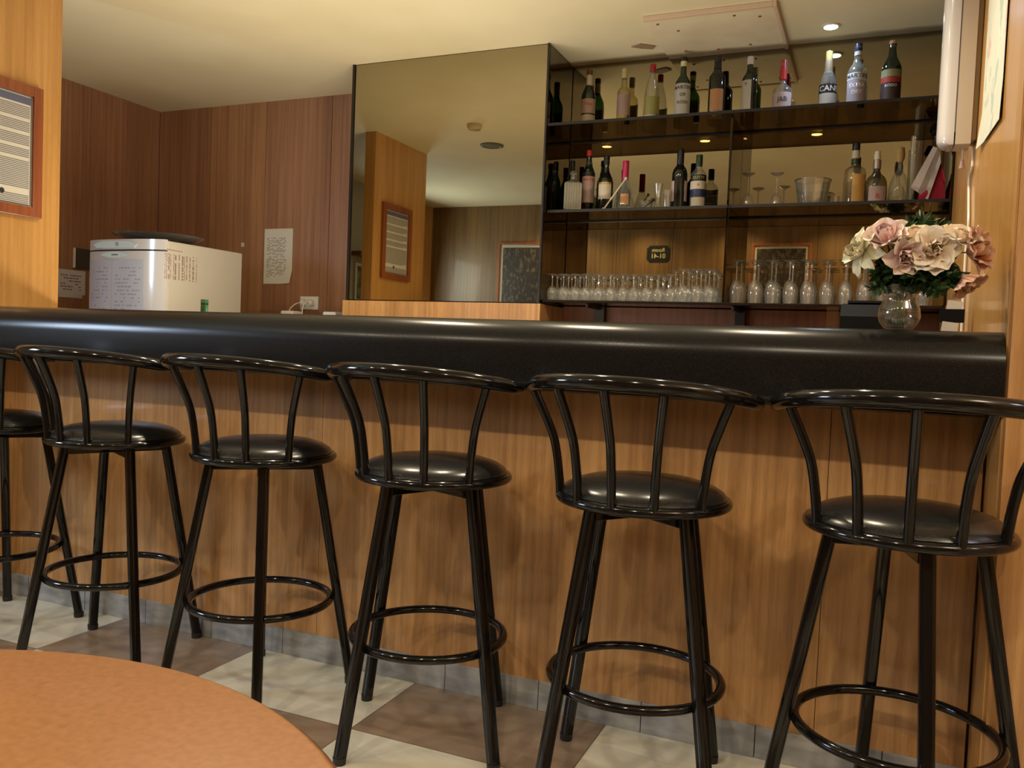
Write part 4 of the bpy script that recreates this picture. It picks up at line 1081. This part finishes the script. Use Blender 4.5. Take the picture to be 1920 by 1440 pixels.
# ------------------------------------------------------------------ things behind the right end of the counter
rg = empty('cash_register', (-0.009, 2.845, 0.9005), label='black box-shaped till behind the vase on the inner worktop', cat='till')
bm = profile_x(bmesh.new(), [(-0.15, 0), (-0.15, 0.272), (-0.09, 0.308), (0.0, 0.318), (0.15, 0.318), (0.15, 0)], -0.088, 0.088)
obj('housing', bm, mat('matt_black_plastic', (0.006, 0.006, 0.007), 0.6, spec=0.15), rg)
obj('display', box(-0.072, 0.076, -0.04, 0.05, 0.319, 0.326), colmat('dark_display', (0.02, 0.02, 0.025), 0.15), rg)
obj('keypad', box(-0.065, 0.068, -0.156, -0.150, 0.06, 0.20), colmat('dark_keys', (0.02, 0.02, 0.02)), rg)
t = empty('acrylic_stand', (-0.118, 2.71, 0.9005), label='clear acrylic card stand left of the black till', cat='stand')
obj('panel', box(-0.018, 0.016, -0.002, 0.002, 0.006, 0.300), ACRYL, t)
obj('foot', box(-0.018, 0.016, -0.03, 0.03, 0, 0.005), ACRYL, t)
t = empty('bill_holder', (0.200, 2.74, 0.9005), label='small black holder clipping white paper slips at the right end behind the counter', cat='holder')
obj('stand', box(-0.03, 0.03, -0.03, 0.03, 0, 0.01, 0.002), colmat('matt_black_plastic', (0.01, 0.01, 0.01)), t)
obj('post', tube(bmesh.new(), [(0, 0.01, 0.01), (0, 0.01, 0.275)], 0.004, 8), DARKMETAL, t)
bm = profile_x(bmesh.new(), [(-0.012, 0.262), (-0.012, 0.300), (0.012, 0.288), (0.012, 0.262)], -0.030, 0.034)
obj('clip', bm, colmat('matt_black_plastic', (0.01, 0.01, 0.01)), t)
bm = bmesh.new()
bx(bm, -0.022, 0.020, -0.015, -0.0135, 0.160, 0.262); bx(bm, -0.018, 0.022, -0.004, -0.002, 0.285, 0.325)
bmesh.ops.rotate(bm, verts=bm.verts, cent=(0, 0, 0.26), matrix=Matrix.Rotation(0.12, 3, 'Y'))
obj('paper_slip', bm, PAPER, t)

# ------------------------------------------------------------------ vase with silk flowers on the counter
VX, VY, VZ = 0.049, 2.112, 1.1155
va = empty('vase', (VX, VY, VZ), label='small round clear glass vase on the right part of the counter', cat='vase')
prof = [(0, 0.003), (0.022, 0.0), (0.030, 0.002), (0.040, 0.014), (0.0455, 0.030), (0.043, 0.048), (0.037, 0.062), (0.0355, 0.072), (0.041, 0.084), (0.051, 0.096), (0.049, 0.097), (0.039, 0.085), (0.0335, 0.072), (0.0345, 0.062), (0.0405, 0.048), (0.0430, 0.030), (0.037, 0.015), (0.026, 0.007), (0, 0.006)]
VASE = glassy('vase_glass', (0.95, 0.95, 0.93), (0.60, 0.58, 0.56), rough=0.03, base=0.03, milk=0.015)
bm = lathe(bmesh.new(), prof, 40)
for v in bm.verts:
    if v.co.z > 0.085:
        a = math.atan2(v.co.y, v.co.x); v.co.z += 0.004 * math.sin(6 * a) * (v.co.z - 0.085) / 0.012
obj('vase_wall', bm, VASE, va, smooth=True)

def petal_mesh(nm, L_, Wd, curl, cup, base, tip, tipw=0.90, shp=0.66):
    m = mat(nm + '_colour', base, 0.65)
    b = m.node_tree.nodes['Principled BSDF']; b.inputs['Subsurface Weight'].default_value = 0.0
    lk_ = m.node_tree.links
    tc = nd(m, 'ShaderNodeTexCoord'); sp = nd(m, 'ShaderNodeSeparateXYZ'); lk_.new(tc.outputs['Generated'], sp.inputs[0])
    rp = nd(m, 'ShaderNodeValToRGB'); rp.color_ramp.elements[0].color = (*base, 1); rp.color_ramp.elements[1].color = (*tip, 1)
    rp.color_ramp.elements[0].position = 0.35; rp.color_ramp.elements[1].position = 0.95
    lk_.new(sp.outputs[0], rp.inputs['Fac']); lk_.new(rp.outputs[0], b.inputs['Base Color'])
    bm = bmesh.new(); nu, nv = 9, 7; top = []; bot = []
    for i in range(nu + 1):
        t = i / nu
        wd = Wd * (math.sin(math.pi * min(1, 0.08 + t * shp)) ** 0.8) * (1 if t < 0.85 else 1 - (t - 0.85) * (1 - tipw) / 0.15 * 2.2)
        r1 = []; r2 = []
        for j in range(nv + 1):
            s = 2 * j / nv - 1
            x = L_ * (math.sin(curl * t) / curl if abs(curl) > 1e-3 else t) * (1 - 0.10 * abs(s) ** 2 * (t > 0.8))
            z = L_ * (1 - math.cos(curl * t)) / curl * -1 if abs(curl) > 1e-3 else 0
            z += cup * wd * s * s + 0.0030 * t * math.sin(5 * s + 6 * t)
            y = wd * s * 0.5
            r1.append(bm.verts.new((x, y, z))); r2.append(bm.verts.new((x, y, z - 0.0006)))
        top.append(r1); bot.append(r2)
    for i in range(nu):
        for j in range(nv):
            bm.faces.new((top[i][j], top[i + 1][j], top[i + 1][j + 1], top[i][j + 1])); bm.faces.new((bot[i][j], bot[i][j + 1], bot[i + 1][j + 1], bot[i + 1][j]))
    me = bpy.data.meshes.new('petal'); 
    bmesh.ops.recalc_face_normals(bm, faces=bm.faces)
    for f in bm.faces: f.smooth = True
    bm.to_mesh(me); bm.free(); me.materials.append(m)
    return me
CREAMP, PINKP, PALEP, SALMP = (0.80, 0.78, 0.60), (0.74, 0.46, 0.44), (0.80, 0.70, 0.58), (0.66, 0.36, 0.24)
PM = {
    'cream': (petal_mesh('cream_lily', 0.052, 0.026, 0.8, 0.25, (0.74, 0.72, 0.50), (0.84, 0.82, 0.62), 0.60, 0.80), petal_mesh('cream_inner', 0.038, 0.024, -0.4, 0.3, (0.74, 0.66, 0.46), (0.82, 0.78, 0.60))),
    'pink': (petal_mesh('pink_outer', 0.048, 0.042, 0.3, 0.30, (0.78, 0.60, 0.54), (0.80, 0.66, 0.60)), petal_mesh('pink_inner', 0.042, 0.032, -0.5, 0.35, (0.70, 0.40, 0.40), (0.78, 0.58, 0.54))),
    'pale': (petal_mesh('pale_outer', 0.046, 0.048, 0.5, 0.28, (0.78, 0.66, 0.52), (0.82, 0.76, 0.64)), petal_mesh('pale_inner', 0.034, 0.034, -0.6, 0.40, (0.80, 0.55, 0.40), (0.80, 0.68, 0.54))),
    'salmon': (petal_mesh('salmon_outer', 0.048, 0.036, 0.3, 0.30, (0.66, 0.34, 0.24), (0.70, 0.46, 0.34)), petal_mesh('salmon_inner', 0.040, 0.026, -0.3, 0.35, (0.60, 0.28, 0.18), (0.70, 0.44, 0.30))),
}
STEM = colmat('dark_green_stem', (0.03, 0.07, 0.02), 0.6)
STAM = colmat('yellow_stamen', (0.60, 0.45, 0.12), 0.6)
def flower(kind, cx, cz, cy, d, s, op, lab, n1=6, n2=5, seed=0):
    """d: direction the blossom faces; op: opening angle of outer petals from that axis"""
    random.seed(seed)
    t = empty('silk_flower', (cx, cy, cz), label=lab, cat='flower', group='silk flowers in the vase')
    d = Vector(d).normalized()
    q = d.to_track_quat('Z', 'Y').to_matrix().to_4x4()
    for ring, (n, me, ang, sc_) in enumerate(((n1, PM[kind][0], op, 1.0), (n2, PM[kind][1], op * 0.55, 0.95), (3, PM[kind][1], op * 0.25, 0.75))):
        for k in range(n):
            a = 2 * math.pi * (k + 0.5 * (ring % 2)) / n + random.uniform(-0.2, 0.2)
            el = math.radians(90 - (ang + random.uniform(-10, 10)))
            o = bpy.data.objects.new('petal', me); C.objects.link(o); o.parent = t
            o.matrix_local = q @ Matrix.Rotation(a, 4, 'Z') @ Matrix.Translation((0.004, 0, 0)) @ Matrix.Rotation(-el, 4, 'Y') @ Matrix.Scale(s * sc_, 4)
    bm = bmesh.new()
    for k in range(5):
        a = k * 1.26
        tube(bm, [(0, 0, 0), (0.004 * math.cos(a), 0.004 * math.sin(a), 0.022 * s), (0.007 * math.cos(a), 0.007 * math.sin(a), 0.030 * s)], 0.0012, 6)
    bm.transform(q); obj('stamens', bm, STAM, t)
    p0 = Vector((0, 0, 0)); root = Vector((VX + random.uniform(-0.014, 0.014) - cx, VY + random.uniform(-0.014, 0.014) - cy, VZ + 0.012 - cz)); neck = Vector((VX + (cx - VX) * 0.14 - cx, VY + (cy - VY) * 0.14 - cy, VZ + 0.085 - cz))
    obj('stem', tube(bmesh.new(), smoothpts([p0, p0 - d * 0.03 * s, neck, root], 5), 0.0016, 7), STEM, t, smooth=True)
    return t
flower('cream', -0.034, 1.288, 2.085, (-0.75, -0.75, 0.10), 1.15, 72, 'cream white open lily with pointed petals, leftmost in the bouquet', 7, 6, 1)
flower('cream', -0.008, 1.312, 2.120, (-0.60, -0.3, 0.65), 1.05, 62, 'cream flower half hidden behind the leftmost lily', 7, 5, 2)
flower('pink', 0.016, 1.306, 2.075, (-0.25, -0.70, 0.70), 1.20, 48, 'large pink flower with upright petals, left of the centre', 7, 5, 3)
flower('pink', 0.050, 1.280, 2.050, (0.15, -0.80, -0.35), 1.00, 50, 'small pink flower hanging forward below the large pink one', 6, 4, 4)
flower('pale', 0.070, 1.312, 2.095, (-0.1, -0.5, 0.9), 1.00, 52, 'creamy white ruffled flower behind the middle of the bouquet', 7, 6, 12)
flower('pale', 0.105, 1.285, 2.060, (0.05, -0.95, 0.15), 1.20, 56, 'full round cream-pink flower in the middle of the bouquet', 9, 7, 5)
flower('pale', 0.152, 1.300, 2.085, (0.25, -0.45, 0.85), 1.20, 40, 'pale flower with upright petals, right of the middle', 7, 6, 6)
flower('salmon', 0.176, 1.286, 2.085, (0.85, -0.55, 0.20), 1.20, 50, 'salmon pink flower facing the right wall', 8, 6, 7)
flower('salmon', 0.168, 1.238, 2.105, (0.55, -0.35, -0.75), 1.10, 40, 'drooping salmon flower, lowest on the right', 7, 5, 8)

FERN = mat('silk_leaf_green', (0.03, 0.09, 0.02), 0.55)
noisy(FERN, (0.012, 0.038, 0.010), (0.045, 0.115, 0.028), nscale=30)
def sprig(tip, n, ln, w_, lab, seed, broad=False):
    random.seed(seed)
    root = Vector((VX, VY, VZ + 0.095)); tip = Vector(tip)
    t = empty('green_sprig', tuple(root), label=lab, cat='greenery', group='green sprigs in the vase')
    axis = tip - root; mid = axis * 0.5 + Vector((0, 0, 0.018))
    P = smoothpts([Vector((0, 0, -0.05)), Vector((0, 0, 0)), mid, axis], 6)
    obj('stem', tube(bmesh.new(), P, 0.0012, 6), STEM, t, smooth=True)
    bm = bmesh.new()
    for k in range(n):
        f = 0.12 + 0.88 * k / max(1, n - 1)
        p = P[6 + min(int(f * (len(P) - 8)), len(P) - 8)]
        dv = (axis.normalized() * random.uniform(0.1, 0.8) + Vector((random.uniform(-1, 1), random.uniform(-1, 1), random.uniform(-0.9, 0.7)))).normalized()
        sd = dv.cross(Vector((random.uniform(-1, 1), random.uniform(-1, 1), random.uniform(-1, 1)))).normalized()
        nn = dv.cross(sd)
        L_ = ln * random.uniform(0.7, 1.15)
        pts = [(0, 0), (0.35, 0.5), (0.7, 0.42), (1.0, 0.0), (0.7, -0.42), (0.35, -0.5)]
        vs = [bm.verts.new(p + dv * (L_ * a_) + sd * (w_ * b_) + nn * (L_ * 0.25 * a_ * a_) + nn * (w_ * 0.3 * abs(b_))) for a_, b_ in pts]
        c_ = [bm.verts.new(p + dv * (L_ * a_) + nn * (L_ * 0.25 * a_ * a_)) for a_ in (0.35, 0.7)]
        bm.faces.new((vs[0], vs[1], c_[0])); bm.faces.new((vs[1], vs[2], c_[1], c_[0])); bm.faces.new((vs[2], vs[3], c_[1]))
        bm.faces.new((vs[3], vs[4], c_[1])); bm.faces.new((vs[4], vs[5], c_[0], c_[1])); bm.faces.new((vs[5], vs[0], c_[0]))
    obj('leaves', bm, FERN, t)
    return t
S = [((-0.008, 2.09, 1.232), 90, 0.034, 0.016, 'leafy sprig reaching left below the lily'), ((0.012, 2.13, 1.262), 90, 0.034, 0.016, 'sprig behind the lily'),
     ((0.045, 2.16, 1.285), 100, 0.036, 0.016, 'sprig rising behind the pink flowers'), ((0.080, 2.12, 1.268), 130, 0.034, 0.016, 'sprig in the centre under the round flower'),
     ((0.112, 2.09, 1.235), 150, 0.034, 0.016, 'dark sprig leaning right in the centre'), ((0.145, 2.13, 1.262), 150, 0.034, 0.016, 'dark sprig on the right side of the bouquet'),
     ((0.172, 2.10, 1.225), 130, 0.032, 0.014, 'sprig drooping to the right above the paper slips'), ((0.130, 2.08, 1.195), 120, 0.030, 0.014, 'low sprig hanging over the right rim of the vase'),
     ((-0.006, 2.08, 1.200), 70, 0.028, 0.012, 'low sprig hanging over the left rim of the vase'), ((0.094, 2.20, 1.385), 260, 0.040, 0.010, 'tallest feathery fern standing up behind the flowers'),
     ((0.062, 2.19, 1.368), 220, 0.040, 0.010, 'feathery fern behind the pink flower, left of the tallest one'), ((0.128, 2.19, 1.365), 220, 0.040, 0.010, 'feathery fern tip right of the tallest one'),
     ((0.085, 2.06, 1.235), 130, 0.032, 0.015, 'sprig at the front between the flowers')]
for i, (tip, n, ln, w_, lab) in enumerate(S): sprig(tip, n, ln, w_, lab, 20 + i)
